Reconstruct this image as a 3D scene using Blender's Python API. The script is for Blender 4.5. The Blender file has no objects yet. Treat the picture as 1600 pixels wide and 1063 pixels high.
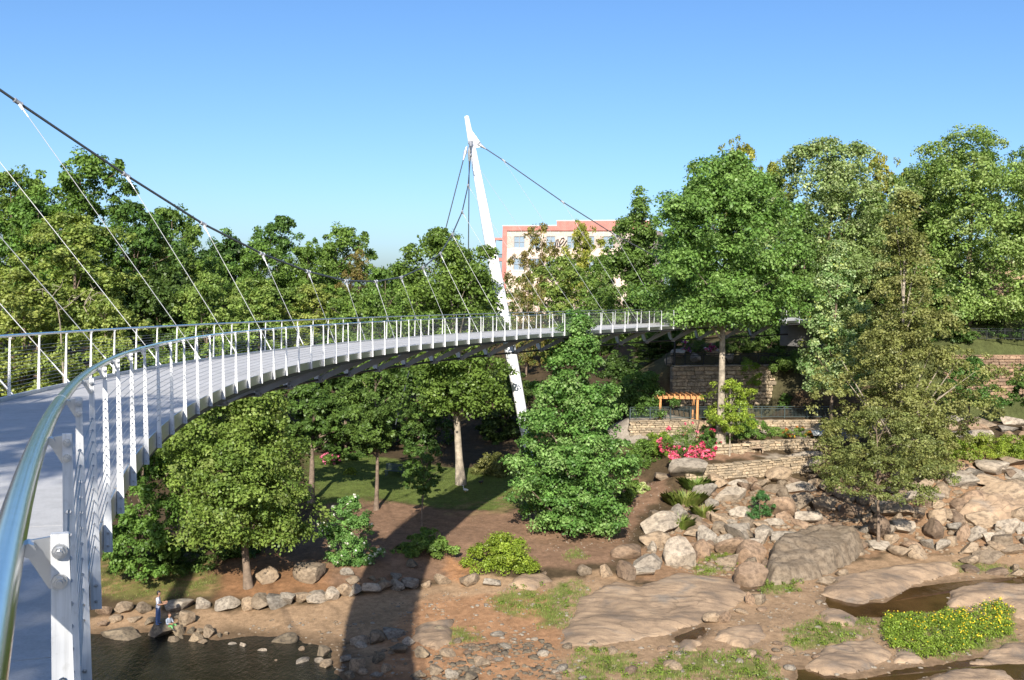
import bpy, math
import numpy as np
from mathutils import Vector, Matrix

# ------------------------------------------------------------------ camera, sky, sun, exposure
SC = bpy.context.scene
COL = SC.collection
F_PX, PITCH, ROLL = 1612.27, 0.04902, -0.018505      # focal length in photo pixels (1600 wide), tilt, roll
_c, _s = math.cos(PITCH), math.sin(PITCH)
_cr, _sr = math.cos(ROLL), math.sin(ROLL)
cam_d = bpy.data.cameras.new('camera')
cam_d.sensor_fit = 'HORIZONTAL'; cam_d.sensor_width = 36.0
cam_d.lens = F_PX * 36.0 / 1600.0
cam_d.clip_start = 0.05; cam_d.clip_end = 6000.0
cam = bpy.data.objects.new('camera', cam_d); COL.objects.link(cam)
_right = Vector((_cr, -_sr * _s, -_sr * _c)); _up = Vector((_sr, _cr * _s, _cr * _c)); _fw = Vector((0, _c, -_s))
cam.matrix_world = Matrix(((_right.x, _up.x, -_fw.x, 0), (_right.y, _up.y, -_fw.y, 0), (_right.z, _up.z, -_fw.z, 0), (0, 0, 0, 1)))
SC.camera = cam

SUN_AZ, SUN_EL = 4.0, 30.0          # shadows fall 4 degrees right of straight ahead
world = bpy.data.worlds.new('World'); SC.world = world; world.use_nodes = True
wn = world.node_tree.nodes; wl = world.node_tree.links
bg = wn['Background']
sky = wn.new('ShaderNodeTexSky'); sky.sky_type = 'NISHITA'; sky.sun_disc = False
sky.sun_elevation = math.radians(SUN_EL); sky.sun_rotation = math.radians(180 + SUN_AZ)
sky.air_density = 0.8; sky.dust_density = 1.4; sky.ozone_density = 4.5; sky.altitude = 0
_hs = wn.new('ShaderNodeHueSaturation'); _hs.inputs['Saturation'].default_value = 1.1
wl.new(sky.outputs[0], _hs.inputs['Color']); wl.new(_hs.outputs[0], bg.inputs['Color']); bg.inputs['Strength'].default_value = 0.108
sun_d = bpy.data.lights.new('sun', 'SUN'); sun_d.energy = 5.0; sun_d.angle = math.radians(0.53); sun_d.color = (1.0, 0.93, 0.82)
sun = bpy.data.objects.new('sun', sun_d); COL.objects.link(sun)
_az, _el = math.radians(SUN_AZ), math.radians(SUN_EL)
_ldir = Vector((math.sin(_az) * math.cos(_el), math.cos(_az) * math.cos(_el), -math.sin(_el)))
sun.rotation_euler = _ldir.to_track_quat('-Z', 'Y').to_euler()
SC.view_settings.view_transform = 'Standard'; SC.view_settings.look = 'None'
SC.view_settings.gamma = 1.0; SC.view_settings.use_curve_mapping = False
SC.view_settings.exposure = 0.78
SC.render.engine = 'CYCLES'
SC.cycles.use_denoising = True
SC.cycles.max_bounces = 6; SC.cycles.diffuse_bounces = 3; SC.cycles.glossy_bounces = 3
SC.cycles.transmission_bounces = 3; SC.cycles.transparent_max_bounces = 4

# ------------------------------------------------------------------ helpers
rng = np.random.default_rng(11)

def ray(px, py):
    u2 = (px - 800) / F_PX; v2 = (531.5 - py) / F_PX
    u = u2 * _cr + v2 * _sr; v = -u2 * _sr + v2 * _cr
    return np.array([u, _c + v * _s, -_s + v * _c])
def at_z(px, py, z):
    r = ray(px, py); return r * z / r[2]
def at_y(px, py, y):
    r = ray(px, py); return r * y / r[1]

def tag(o, label=None, cat=None, group=None, kind=None):
    if label: o['label'] = label
    if cat: o['category'] = cat
    if group: o['group'] = group
    if kind: o['kind'] = kind
    return o
def empty(name, loc=(0, 0, 0), rz=0.0, label=None, cat=None, group=None):
    o = bpy.data.objects.new(name, None); COL.objects.link(o)
    o.location = tuple(float(a) for a in loc); o.rotation_euler = (0, 0, rz); o.empty_display_size = 0.2
    return tag(o, label, cat, group)
def link(name, me, parent=None, loc=None, rot=None, scale=None):
    o = bpy.data.objects.new(name, me); COL.objects.link(o)
    if parent is not None: o.parent = parent
    if loc is not None: o.location = tuple(float(a) for a in loc)
    if rot is not None: o.rotation_euler = tuple(float(a) for a in rot)
    if scale is not None: o.scale = tuple(float(a) for a in scale)
    return o

class MB:
    """collects vertices and faces for one mesh"""
    def __init__(self): self.v = []; self.f = []
    def add(self, vs, fs):
        n = len(self.v); self.v += [tuple(float(c) for c in p) for p in vs]; self.f += [tuple(i + n for i in q) for q in fs]
    def box(self, c, s, rz=0.0, bev=0.0):
        x, y, z = s[0] / 2, s[1] / 2, s[2] / 2
        ca, sa = math.cos(rz), math.sin(rz)
        if bev <= 0:
            p = [(-x, -y, -z), (x, -y, -z), (x, y, -z), (-x, y, -z), (-x, -y, z), (x, -y, z), (x, y, z), (-x, y, z)]
            fs = [(0, 3, 2, 1), (4, 5, 6, 7), (0, 1, 5, 4), (1, 2, 6, 5), (2, 3, 7, 6), (3, 0, 4, 7)]
        else:
            b = bev; p = []; fs = []
            for sx in (-1, 1):
                for sy in (-1, 1):
                    for sz in (-1, 1):
                        p += [(sx * x, sy * (y - b), sz * (z - b)), (sx * (x - b), sy * y, sz * (z - b)), (sx * (x - b), sy * (y - b), sz * z)]
            def ix(a, b_, c_, k): return ((a * 2 + b_) * 2 + c_) * 3 + k
            for a in (0, 1):
                q = [ix(a, 0, 0, 0), ix(a, 1, 0, 0), ix(a, 1, 1, 0), ix(a, 0, 1, 0)]; fs.append(tuple(q if a else q[::-1]))
                q = [ix(0, a, 0, 1), ix(0, a, 1, 1), ix(1, a, 1, 1), ix(1, a, 0, 1)]; fs.append(tuple(q if a else q[::-1]))
                q = [ix(0, 0, a, 2), ix(1, 0, a, 2), ix(1, 1, a, 2), ix(0, 1, a, 2)]; fs.append(tuple(q if a else q[::-1]))
            for a in (0, 1):
                for b_ in (0, 1):
                    fs.append((ix(a, b_, 0, 0), ix(a, b_, 1, 0), ix(a, b_, 1, 1), ix(a, b_, 0, 1)))
                    fs.append((ix(a, 0, b_, 0), ix(a, 1, b_, 0), ix(a, 1, b_, 2), ix(a, 0, b_, 2)))
                    fs.append((ix(0, a, b_, 1), ix(1, a, b_, 1), ix(1, a, b_, 2), ix(0, a, b_, 2)))
                    for d in (0, 1): fs.append((ix(a, b_, d, 0), ix(a, b_, d, 1), ix(a, b_, d, 2)))
        self.add([(c[0] + ca * q[0] - sa * q[1], c[1] + sa * q[0] + ca * q[1], c[2] + q[2]) for q in p], fs)
    def tube(self, pts, rad, n=8, cap=True):
        pts = [np.array(p, float) for p in pts]
        rads = rad if hasattr(rad, '__len__') else [rad] * len(pts)
        rings = []
        ref = None
        for i, p in enumerate(pts):
            t = pts[min(i + 1, len(pts) - 1)] - pts[max(i - 1, 0)]
            t = t / (np.linalg.norm(t) + 1e-9)
            if ref is None or abs(np.dot(ref, t)) > 0.95: ref = np.array([0, 0, 1.0]) if abs(t[2]) < 0.9 else np.array([1.0, 0, 0])
            a = np.cross(t, ref); a /= np.linalg.norm(a) + 1e-9; b = np.cross(t, a)
            rings.append([p + rads[i] * (math.cos(2 * math.pi * k / n) * a + math.sin(2 * math.pi * k / n) * b) for k in range(n)])
        vs = [q for r in rings for q in r]; fs = []
        for i in range(len(pts) - 1):
            for k in range(n):
                fs.append((i * n + k, i * n + (k + 1) % n, (i + 1) * n + (k + 1) % n, (i + 1) * n + k))
        if cap:
            fs.append(tuple(range(n))[::-1]); m = (len(pts) - 1) * n; fs.append(tuple(m + k for k in range(n)))
        self.add(vs, fs)
    def bar(self, a, b, w, h):
        """rectangular bar from a to b, w sideways, h upward"""
        a = np.array(a, float); b = np.array(b, float); t = b - a; t /= np.linalg.norm(t)
        s = np.cross(t, [0, 0, 1.0]); s = s / np.linalg.norm(s) if np.linalg.norm(s) > 1e-6 else np.array([1.0, 0, 0]); u = np.cross(s, t)
        vs = [p + s * w / 2 * i + u * h / 2 * j for p in (a, b) for i, j in ((-1, -1), (1, -1), (1, 1), (-1, 1))]
        self.add(vs, [(0, 1, 2, 3), (7, 6, 5, 4), (0, 4, 5, 1), (1, 5, 6, 2), (2, 6, 7, 3), (3, 7, 4, 0)])
    def mesh(self, name, mat=None, smooth=None):
        me = bpy.data.meshes.new(name); me.from_pydata(self.v, [], self.f)
        import bmesh
        bm = bmesh.new(); bm.from_mesh(me); bmesh.ops.recalc_face_normals(bm, faces=bm.faces); bm.to_mesh(me); bm.free()
        if mat: me.materials.append(mat)
        if smooth is not None:
            me.shade_smooth(); me.set_sharp_from_angle(angle=math.radians(smooth))
        return me
    def build(self, name, mat, parent=None, smooth=None, loc=None):
        return link(name, self.mesh(name, mat, smooth), parent, loc)

def np_mesh(name, V, F, mat=None, col=None, smooth=False):
    """V (n,3), F (m,k) with constant k; col (n,3) per vertex"""
    V = np.asarray(V, np.float32); F = np.asarray(F, np.int32)
    me = bpy.data.meshes.new(name)
    me.vertices.add(len(V)); me.vertices.foreach_set('co', V.ravel())
    k = F.shape[1]
    me.loops.add(F.size); me.loops.foreach_set('vertex_index', F.ravel())
    me.polygons.add(len(F)); me.polygons.foreach_set('loop_start', np.arange(0, F.size, k, dtype=np.int32))
    if smooth: me.polygons.foreach_set('use_smooth', np.ones(len(F), bool))
    me.update(calc_edges=True)
    if col is not None:
        a = me.attributes.new('Col', 'FLOAT_COLOR', 'POINT')
        c4 = np.ones((len(V), 4), np.float32); c4[:, :3] = col; a.data.foreach_set('color', c4.ravel())
    if mat: me.materials.append(mat)
    return me

# ------------------------------------------------------------------ materials
def new_mat(name):
    m = bpy.data.materials.new(name); m.use_nodes = True
    nt = m.node_tree; b = nt.nodes['Principled BSDF']
    return m, nt, b
def ramp(nt, fac, stops):
    r = nt.nodes.new('ShaderNodeValToRGB')
    while len(r.color_ramp.elements) < len(stops): r.color_ramp.elements.new(0.5)
    for e, (p, c) in zip(r.color_ramp.elements, stops): e.position = p; e.color = (*c, 1)
    nt.links.new(fac, r.inputs[0]); return r.outputs[0]
def noise(nt, vec, scale, detail=4, rough=0.55, dist=0.0):
    n = nt.nodes.new('ShaderNodeTexNoise'); n.inputs['Scale'].default_value = scale; n.inputs['Detail'].default_value = detail
    n.inputs['Roughness'].default_value = rough; n.inputs['Distortion'].default_value = dist
    if vec is not None: nt.links.new(vec, n.inputs['Vector'])
    return n.outputs['Fac']
def mixc(nt, fac, a, b, mode='MIX'):
    n = nt.nodes.new('ShaderNodeMix'); n.data_type = 'RGBA'; n.blend_type = mode
    for sock, val in ((n.inputs[0], fac), (n.inputs[6], a), (n.inputs[7], b)):
        if hasattr(val, 'links'): nt.links.new(val, sock)
        elif isinstance(val, (int, float)): sock.default_value = val
        else: sock.default_value = (*val, 1)
    return n.outputs[2]
def bump(nt, b, h, strength=0.4, dist=0.05):
    n = nt.nodes.new('ShaderNodeBump'); n.inputs['Strength'].default_value = strength; n.inputs['Distance'].default_value = dist
    nt.links.new(h, n.inputs['Height']); nt.links.new(n.outputs[0], b.inputs['Normal'])
def coords(nt, kind='Object', rnd=True):
    tc = nt.nodes.new('ShaderNodeTexCoord'); v = tc.outputs[kind]
    if rnd:
        oi = nt.nodes.new('ShaderNodeObjectInfo'); mu = nt.nodes.new('ShaderNodeVectorMath'); mu.operation = 'MULTIPLY_ADD'
        nt.links.new(oi.outputs['Location'], mu.inputs[0]); mu.inputs[1].default_value = (3.1, 2.7, 1.9); nt.links.new(v, mu.inputs[2])
        return mu.outputs[0], oi.outputs['Random']
    return v, None
def plain(name, colr, rough=0.5, metal=0.0, var=0.12, scale=6.0, bmp=0.0, spec=0.5, kind='Object'):
    m, nt, b = new_mat(name)
    v, r = coords(nt, kind, False)
    n = noise(nt, v, scale, 5, 0.6)
    lo = tuple(c * (1 - var) for c in colr); hi = tuple(min(1, c * (1 + var)) for c in colr)
    nt.links.new(ramp(nt, n, [(0.3, lo), (0.7, hi)]), b.inputs['Base Color'])
    b.inputs['Roughness'].default_value = rough; b.inputs['Metallic'].default_value = metal
    b.inputs['Specular IOR Level'].default_value = spec
    if bmp: bump(nt, b, noise(nt, v, scale * 6, 4), bmp, 0.02)
    return m

def rock_mat(name, a, b_, dark, moss=0.0):
    m, nt, b = new_mat(name)
    v, r = coords(nt, 'Object', True)
    n1 = noise(nt, v, 0.9, 6, 0.6, 0.4); n2 = noise(nt, v, 3.3, 6, 0.65); n3 = noise(nt, v, 14, 5, 0.7)
    c = mixc(nt, ramp(nt, n1, [(0.38, (0, 0, 0)), (0.62, (1, 1, 1))]), a, b_)
    c = mixc(nt, r, c, mixc(nt, 0.45, c, (b_[0] * 1.15, b_[1] * 1.0, b_[2] * 0.85)))
    c = mixc(nt, ramp(nt, n2, [(0.44, (0, 0, 0)), (0.66, (0.8, 0.8, 0.8))]), c, dark)
    c = mixc(nt, 0.55, c, ramp(nt, n3, [(0.25, (0.45, 0.45, 0.45)), (0.75, (1, 1, 1))]), 'MULTIPLY')
    mr = nt.nodes.new('ShaderNodeMapRange'); nt.links.new(r, mr.inputs[0]); mr.inputs[3].default_value = 0.72; mr.inputs[4].default_value = 1.16
    cm = nt.nodes.new('ShaderNodeVectorMath'); cm.operation = 'SCALE'; nt.links.new(c, cm.inputs[0]); nt.links.new(mr.outputs[0], cm.inputs['Scale']); c = cm.outputs[0]
    nt.links.new(c, b.inputs['Base Color']); b.inputs['Roughness'].default_value = 0.88
    b.inputs['Specular IOR Level'].default_value = 0.25
    bump(nt, b, mixc(nt, 0.5, n2, n3), 0.75, 0.12)
    return m
def leaf_mat(name, trans=0.34, rough=0.45):
    m, nt, b = new_mat(name)
    at = nt.nodes.new('ShaderNodeAttribute'); at.attribute_name = 'Col'
    oi = nt.nodes.new('ShaderNodeObjectInfo')
    hs = nt.nodes.new('ShaderNodeHueSaturation'); nt.links.new(at.outputs['Color'], hs.inputs['Color'])
    mr = nt.nodes.new('ShaderNodeMapRange'); nt.links.new(oi.outputs['Random'], mr.inputs[0]); mr.inputs[3].default_value = 0.485; mr.inputs[4].default_value = 0.515
    nt.links.new(mr.outputs[0], hs.inputs['Hue'])
    nt.links.new(hs.outputs[0], b.inputs['Base Color']); b.inputs['Roughness'].default_value = rough
    b.inputs['Specular IOR Level'].default_value = 0.3
    tr = nt.nodes.new('ShaderNodeBsdfTranslucent')
    tc = mixc(nt, 1.0, hs.outputs[0], (1.25, 1.2, 0.5), 'MULTIPLY'); nt.links.new(tc, tr.inputs['Color'])
    mx = nt.nodes.new('ShaderNodeMixShader'); mx.inputs[0].default_value = trans
    nt.links.new(b.outputs[0], mx.inputs[1]); nt.links.new(tr.outputs[0], mx.inputs[2])
    nt.links.new(mx.outputs[0], nt.nodes['Material Output'].inputs['Surface'])
    return m
M = {}
M['leaf'] = leaf_mat('leaf')
M['petal'] = leaf_mat('petal', 0.2, 0.6)
M['rock_tan'] = rock_mat('rock_tan', (0.29, 0.222, 0.152), (0.40, 0.32, 0.23), (0.12, 0.09, 0.064))
M['rock_grey'] = rock_mat('rock_grey', (0.29, 0.255, 0.21), (0.44, 0.395, 0.325), (0.12, 0.10, 0.08))
M['rock_brown'] = rock_mat('rock_brown', (0.25, 0.175, 0.12), (0.34, 0.25, 0.175), (0.10, 0.07, 0.05))
M['rock_wet'] = rock_mat('rock_wet', (0.19, 0.155, 0.115), (0.30, 0.245, 0.17), (0.07, 0.06, 0.05))
def bedrock_mat():
    m, nt, b = new_mat('bedrock'); v, r = coords(nt, 'Object', True)
    mp = nt.nodes.new('ShaderNodeMapping'); mp.inputs['Rotation'].default_value = (0, 0, 0.5); mp.inputs['Scale'].default_value = (0.45, 1.6, 1); nt.links.new(v, mp.inputs[0])
    n1 = noise(nt, v, 0.35, 7, 0.62, 0.5); n2 = noise(nt, mp.outputs[0], 1.6, 7, 0.65, 0.3); n3 = noise(nt, v, 16, 5, 0.7)
    c = ramp(nt, n1, [(0.34, (0.20, 0.16, 0.125)), (0.46, (0.33, 0.235, 0.155)), (0.56, (0.44, 0.315, 0.205)), (0.68, (0.29, 0.24, 0.19))])
    c = mixc(nt, ramp(nt, n2, [(0.47, (0, 0, 0)), (0.66, (0.8, 0.8, 0.8))]), c, (0.17, 0.125, 0.09))
    wv = nt.nodes.new('ShaderNodeTexVoronoi'); wv.feature = 'DISTANCE_TO_EDGE'; wv.inputs['Scale'].default_value = 0.42
    ad = nt.nodes.new('ShaderNodeMix'); ad.data_type = 'VECTOR'; ad.inputs[0].default_value = 0.25; nt.links.new(mp.outputs[0], ad.inputs[4])
    nn = nt.nodes.new('ShaderNodeTexNoise'); nn.inputs['Scale'].default_value = 1.3; nt.links.new(v, nn.inputs['Vector']); nt.links.new(nn.outputs['Color'], ad.inputs[5]); nt.links.new(ad.outputs[1], wv.inputs['Vector'])
    ck = ramp(nt, wv.outputs['Distance'], [(0.0, (0.4, 0.4, 0.4)), (0.010, (1, 1, 1))])
    c = mixc(nt, 0.55, c, ck, 'MULTIPLY'); c = mixc(nt, 0.5, c, ramp(nt, n3, [(0.28, (0.5, 0.5, 0.5)), (0.7, (1.05, 1.05, 1.05))]), 'MULTIPLY')
    nt.links.new(c, b.inputs['Base Color']); b.inputs['Roughness'].default_value = 0.9; b.inputs['Specular IOR Level'].default_value = 0.2
    h = mixc(nt, 0.12, mixc(nt, 0.5, n2, n3), ck); bump(nt, b, h, 0.6, 0.09); return m
M['bedrock'] = bedrock_mat()
M['wall_stone'] = rock_mat('wall_stone', (0.42, 0.34, 0.24), (0.56, 0.47, 0.34), (0.20, 0.15, 0.10))
M['mortar'] = plain('mortar', (0.20, 0.155, 0.105), 0.95, 0, 0.25, 3, 0.4)
M['bark'] = plain('bark', (0.17, 0.125, 0.09), 0.9, 0, 0.4, 4, 0.6)
M['bark_pale'] = plain('bark_pale', (0.30, 0.255, 0.195), 0.85, 0, 0.5, 2.2, 0.4)
M['white_paint'] = plain('white_paint', (0.80, 0.81, 0.82), 0.35, 0, 0.03, 0.7)
def post_mat():
    m, nt, b = new_mat('post_paint'); v, r = coords(nt, 'Object', True)
    mp = nt.nodes.new('ShaderNodeMapping'); mp.inputs['Scale'].default_value = (60, 60, 2.5); nt.links.new(v, mp.inputs[0])
    n1 = noise(nt, mp.outputs[0], 1.0, 5, 0.65); n2 = noise(nt, v, 25, 5, 0.7)
    c = ramp(nt, n1, [(0.32, (0.52, 0.53, 0.53)), (0.55, (0.70, 0.71, 0.72))]); c = mixc(nt, 0.5, c, ramp(nt, n2, [(0.28, (0.62, 0.6, 0.57)), (0.42, (1, 1, 1))]), 'MULTIPLY')
    nt.links.new(c, b.inputs['Base Color']); b.inputs['Roughness'].default_value = 0.5; bump(nt, b, n2, 0.12, 0.004); return m
M['post_paint'] = post_mat()
M['stainless'] = plain('stainless', (0.56, 0.57, 0.56), 0.19, 1.0, 0.08, 14)
M['brushed'] = plain('brushed', (0.55, 0.56, 0.57), 0.38, 1.0, 0.08, 20)
M['galv'] = plain('galv', (0.50, 0.51, 0.52), 0.45, 0.6, 0.12, 8)
M['cable'] = plain('cable', (0.075, 0.085, 0.09), 0.45, 0.35, 0.2, 20)
M['wire'] = plain('wire', (0.36, 0.37, 0.38), 0.5, 0.25, 0.1, 20)
M['dark_steel'] = plain('dark_steel', (0.035, 0.035, 0.038), 0.55, 0.1, 0.2, 5)
M['rib_steel'] = plain('rib_steel', (0.30, 0.30, 0.30), 0.5, 0.1, 0.1, 3)
def concrete_mat():
    m, nt, b = new_mat('concrete'); v, _ = coords(nt, 'Object', False)
    n1 = noise(nt, v, 0.5, 6, 0.65, 0.3); n2 = noise(nt, v, 5, 6, 0.7); n3 = noise(nt, v, 60, 3, 0.6)
    c = ramp(nt, n1, [(0.3, (0.40, 0.40, 0.395)), (0.5, (0.47, 0.47, 0.47)), (0.7, (0.52, 0.52, 0.525))])
    c = mixc(nt, 0.5, c, ramp(nt, n2, [(0.35, (0.72, 0.72, 0.71)), (0.55, (1, 1, 1))]), 'MULTIPLY'); c = mixc(nt, 0.4, c, ramp(nt, n3, [(0.3, (0.7, 0.7, 0.7)), (0.6, (1.05, 1.05, 1.05))]), 'MULTIPLY')
    nt.links.new(c, b.inputs['Base Color']); b.inputs['Roughness'].default_value = 0.9; bump(nt, b, n3, 0.35, 0.01); return m
M['concrete'] = concrete_mat()
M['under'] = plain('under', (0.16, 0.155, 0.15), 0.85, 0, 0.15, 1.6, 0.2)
M['wood'] = plain('wood', (0.50, 0.235, 0.085), 0.6, 0, 0.2, 5, 0.3)
M['bench_wood'] = plain('bench_wood', (0.36, 0.27, 0.19), 0.7, 0, 0.2, 7, 0.3)
M['fence'] = plain('fence', (0.06, 0.085, 0.085), 0.45, 0.2, 0.1, 4)
M['black_iron'] = plain('black_iron', (0.02, 0.022, 0.025), 0.45, 0.2, 0.1, 4)
M['terracotta'] = plain('terracotta', (0.42, 0.17, 0.14), 0.8, 0, 0.2, 0.8)
M['glass'] = plain('glass', (0.22, 0.29, 0.36), 0.12, 0.0, 0.1, 0.3)
M['shutter'] = plain('shutter', (0.30, 0.30, 0.29), 0.6, 0, 0.1, 1)
M['frame'] = plain('frame', (0.62, 0.60, 0.56), 0.6, 0, 0.1, 1)
M['ink'] = plain('ink', (0.035, 0.033, 0.03), 0.8, 0, 0.1, 1)
# ------------------------------------------------------------------ terrain
CP = []                                    # control points x, y, z
def cpx(*rows):
    for px, py, z in rows: CP.append(at_z(px, py, z))
cpx((60, 1063, -18.5), (300, 1063, -18.5), (450, 1055, -18.3), (250, 1015, -18.3), (400, 1003, -18.12), (100, 1010, -18.3),
    (150, 985, -17.9), (330, 992, -17.88), (520, 1000, -17.85), (560, 1050, -17.85), (160, 950, -17.5), (240, 955, -17.5),
    (170, 915, -17.0), (300, 910, -17.05), (440, 917, -16.9), (330, 870, -16.6), (200, 880, -16.7), (400, 945, -17.4), (550, 925, -17.2), (620, 918, -17.1),
    (420, 970, -17.7), (600, 980, -17.65), (700, 1063, -17.8), (800, 1063, -17.8), (900, 1040, -17.7), (1000, 1063, -17.8), (1200, 1063, -17.8),
    (1400, 1063, -17.9), (1600, 1063, -18.0), (720, 930, -17.4), (850, 930, -17.3), (720, 890, -16.9), (850, 900, -17.0),
    (480, 890, -16.55), (560, 880, -16.5), (650, 860, -16.25), (780, 893, -16.6), (900, 860, -16.5), (940, 880, -16.7), (1000, 850, -16.4), (975, 905, -17.1),
    (600, 790, -15.8), (700, 780, -15.6), (560, 750, -15.3), (800, 770, -15.6), (720, 755, -15.2), (880, 825, -16.1), (930, 800, -15.9), (1000, 760, -15.4),
    (640, 730, -15.0), (500, 750, -15.3), (1030, 800, -15.75), (1080, 755, -14.8), (1150, 870, -16.9), (1160, 925, -17.35), (1100, 830, -16.3), (1100, 790, -15.6),
    (1200, 800, -15.6), (1200, 768, -14.8), (1280, 830, -16.2), (1360, 855, -16.8), (1300, 780, -15.1), (1300, 745, -14.1), (1450, 850, -16.8), (1590, 870, -17.0),
    (1480, 780, -14.6), (1480, 730, -12.9), (1590, 780, -14.6), (1590, 730, -12.8), (1550, 692, -11.4), (1590, 660, -10.5), (1480, 660, -10.6), (1400, 740, -13.3), (1400, 690, -11.6),
    (1250, 940, -17.5), (1400, 920, -17.5), (1580, 930, -17.6), (1450, 980, -17.8), (1300, 1000, -17.7), (1500, 1040, -17.9), (1050, 960, -17.55), (1150, 1000, -17.65))
# retained terraces on the right bank: front of each wall low, behind it high
W1 = [at_z(1075, 758, -14.65), at_z(1150, 752, -14.6), at_z(1275, 738, -14.4)]       # wall under the bench terrace
W2 = [at_z(1112, 716, -13.15), at_z(1160, 713, -13.15), at_z(1200, 707, -13.15), at_z(1295, 705, -13.1)]      # second wall
W3 = [at_z(985, 688, -12.7), at_z(1090, 686, -12.7)]                                 # wall under the pergola walk, left piece
W3B = [at_z(1185, 677, -12.2), at_z(1292, 676, -12.2)]                               # right piece
W4 = [at_z(1050, 645, -11.0), at_z(1200, 641, -11.0)]                                # high shaded wall behind the pergola
W5 = [at_z(1478, 637, -10.5), at_z(1640, 634, -10.5)]                                # red brick wall on the far right
def wall_cp(pts, zlo, zhi, back=1.1):
    full = [pts[0]]
    for a, b in zip(pts[:-1], pts[1:]):
        n = max(1, int(np.hypot(*(b - a)[:2]) / 1.3)); full += [a + (b - a) * (i + 1) / n for i in range(n)]
    for p in full:
        CP.append(np.array([p[0], p[1] - 0.3, zlo])); CP.append(np.array([p[0], p[1] + back, zhi]))
wall_cp(W1, -14.6, -13.2); wall_cp(W2, -13.15, -12.1, 0.9); wall_cp(W3, -12.7, -11.05, 0.9); wall_cp(W3B, -12.1, -11.05, 0.9)
wall_cp(W4, -11.0, -6.6, 1.2); wall_cp(W5, -10.5, -5.5, 1.2)
CP += [np.array(p, float) for p in (
    (14, 89.5, -11.05), (20, 90, -11.05), (27, 90, -11.05), (10, 90, -11.2), (15, 91.5, -11.05), (24, 91.5, -11.0), (30, 92, -10.9), (33, 96, -8.2), (36, 92, -10.8), (27, 97, -6.9), (31, 100, -5.6),
    (0, -8, -2.3), (-15, -10, -2.2), (15, -10, -2.3), (0, -30, -1.6), (40, -20, -1.8), (-40, -20, -1.8), (0, 2, -7), (0, 10, -12.5), (-12, 8, -12), (-12, 20, -17.2),
    (14, 12, -12), (0, 24, -17.6), (-14, 34, -18.6), (15, 34, -17.9), (32, 36, -18), (55, 40, -18), (-35, 36, -18.6), (60, 15, -10), (-60, 15, -10), (-60, 38, -18),
    (-28, 60, -16.2), (-38, 72, -14.5), (-40, 90, -12), (-62, 110, -7), (-85, 90, -5), (-62, 62, -13), (-22, 108, -14), (-8, 92, -14.8), (0, 100, -14.4), (8, 95, -13.5), (0, 135, -9),
    (12, 108, -8.5), (22, 104, -5.5), (28, 99, -4.2), (26, 112, -3.8), (40, 104, -5.0), (46, 100, -5.4), (60, 104, -5), (62, 130, -3), (40, 130, -3), (0, 172, -5), (30, 172, -3), (-100, 170, 0), (100, 170, -1),
    (62, 62, -17), (72, 80, -11), (85, 95, -6), (60, 48, -18), (38, 89.5, -10.6), (44, 89, -10.55), (49, 88.5, -10.5), (-30, 135, -10), (-60, 150, -4),
    (420, 420, 0), (-420, 420, 0), (0, 420, 0), (420, -250, -2), (-420, -250, -2), (420, 60, -3), (-420, 60, -3), (1600, 1600, 0), (-1600, 1600, 0), (1600, -1600, -2), (-1600, -1600, -2), (0, 1600, 0))]
CP = np.array(CP)
def _solve():
    n = len(CP); A = np.linalg.norm(CP[:, None, :2] - CP[None, :, :2], axis=2)
    B = np.zeros((n + 3, n + 3)); B[:n, :n] = A - np.eye(n) * 0.03
    B[:n, n] = 1; B[:n, n + 1] = CP[:, 0] / 100; B[:n, n + 2] = CP[:, 1] / 100; B[n:, :n] = B[:n, n:].T
    return np.linalg.solve(B, np.concatenate([CP[:, 2], [0, 0, 0]]))
_W = _solve()
def fnoise(x, y, sc, seed):
    r = np.random.default_rng(seed); o = np.zeros(np.broadcast(x, y).shape); amp = 1.0; tot = 0
    for k in range(5):
        for _ in range(3):
            a = r.uniform(0, 6.28); ph = r.uniform(0, 6.28); w = 2 * math.pi * sc * (1.75 ** k) * r.uniform(0.7, 1.3)
            o = o + amp * np.sin(w * (x * math.cos(a) + y * math.sin(a)) + ph + 1.3 * np.sin(0.37 * w * (y * math.cos(a) - x * math.sin(a)) + ph * 2))
        tot += amp * 2; amp *= 0.6
    return o / tot
def ground_raw(x, y):
    x = np.asarray(x, float); y = np.asarray(y, float); sh = x.shape
    x = x.ravel(); y = y.ravel(); out = np.empty(len(x))
    for i in range(0, len(x), 20000):
        a = x[i:i + 20000]; b = y[i:i + 20000]
        d = np.sqrt((a[:, None] - CP[None, :, 0]) ** 2 + (b[:, None] - CP[None, :, 1]) ** 2)
        out[i:i + 20000] = d @ _W[:-3] + _W[-3] + _W[-2] * a / 100 + _W[-1] * b / 100
    return out.reshape(sh)
def inside(poly, x, y):
    poly = np.asarray(poly); x = np.asarray(x); r = np.zeros(x.shape, bool); n = len(poly)
    for i in range(n):
        x1, y1 = poly[i][:2]; x2, y2 = poly[(i + 1) % n][:2]
        c = ((y1 > y) != (y2 > y)) & (x < (x2 - x1) * (y - y1) / (y2 - y1 + 1e-12) + x1); r ^= c
    return r
def edge_dist(poly, x, y):
    poly = np.asarray(poly); d = np.full(np.asarray(x).shape, 1e9); n = len(poly)
    for i in range(n):
        a = poly[i][:2]; b = poly[(i + 1) % n][:2]; ab = b - a
        t = np.clip(((x - a[0]) * ab[0] + (y - a[1]) * ab[1]) / (ab @ ab + 1e-9), 0, 1)
        d = np.minimum(d, np.hypot(x - a[0] - t * ab[0], y - a[1] - t * ab[1]))
    return d
CARVE = []                                                     # (polygon, depth, softness)
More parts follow.
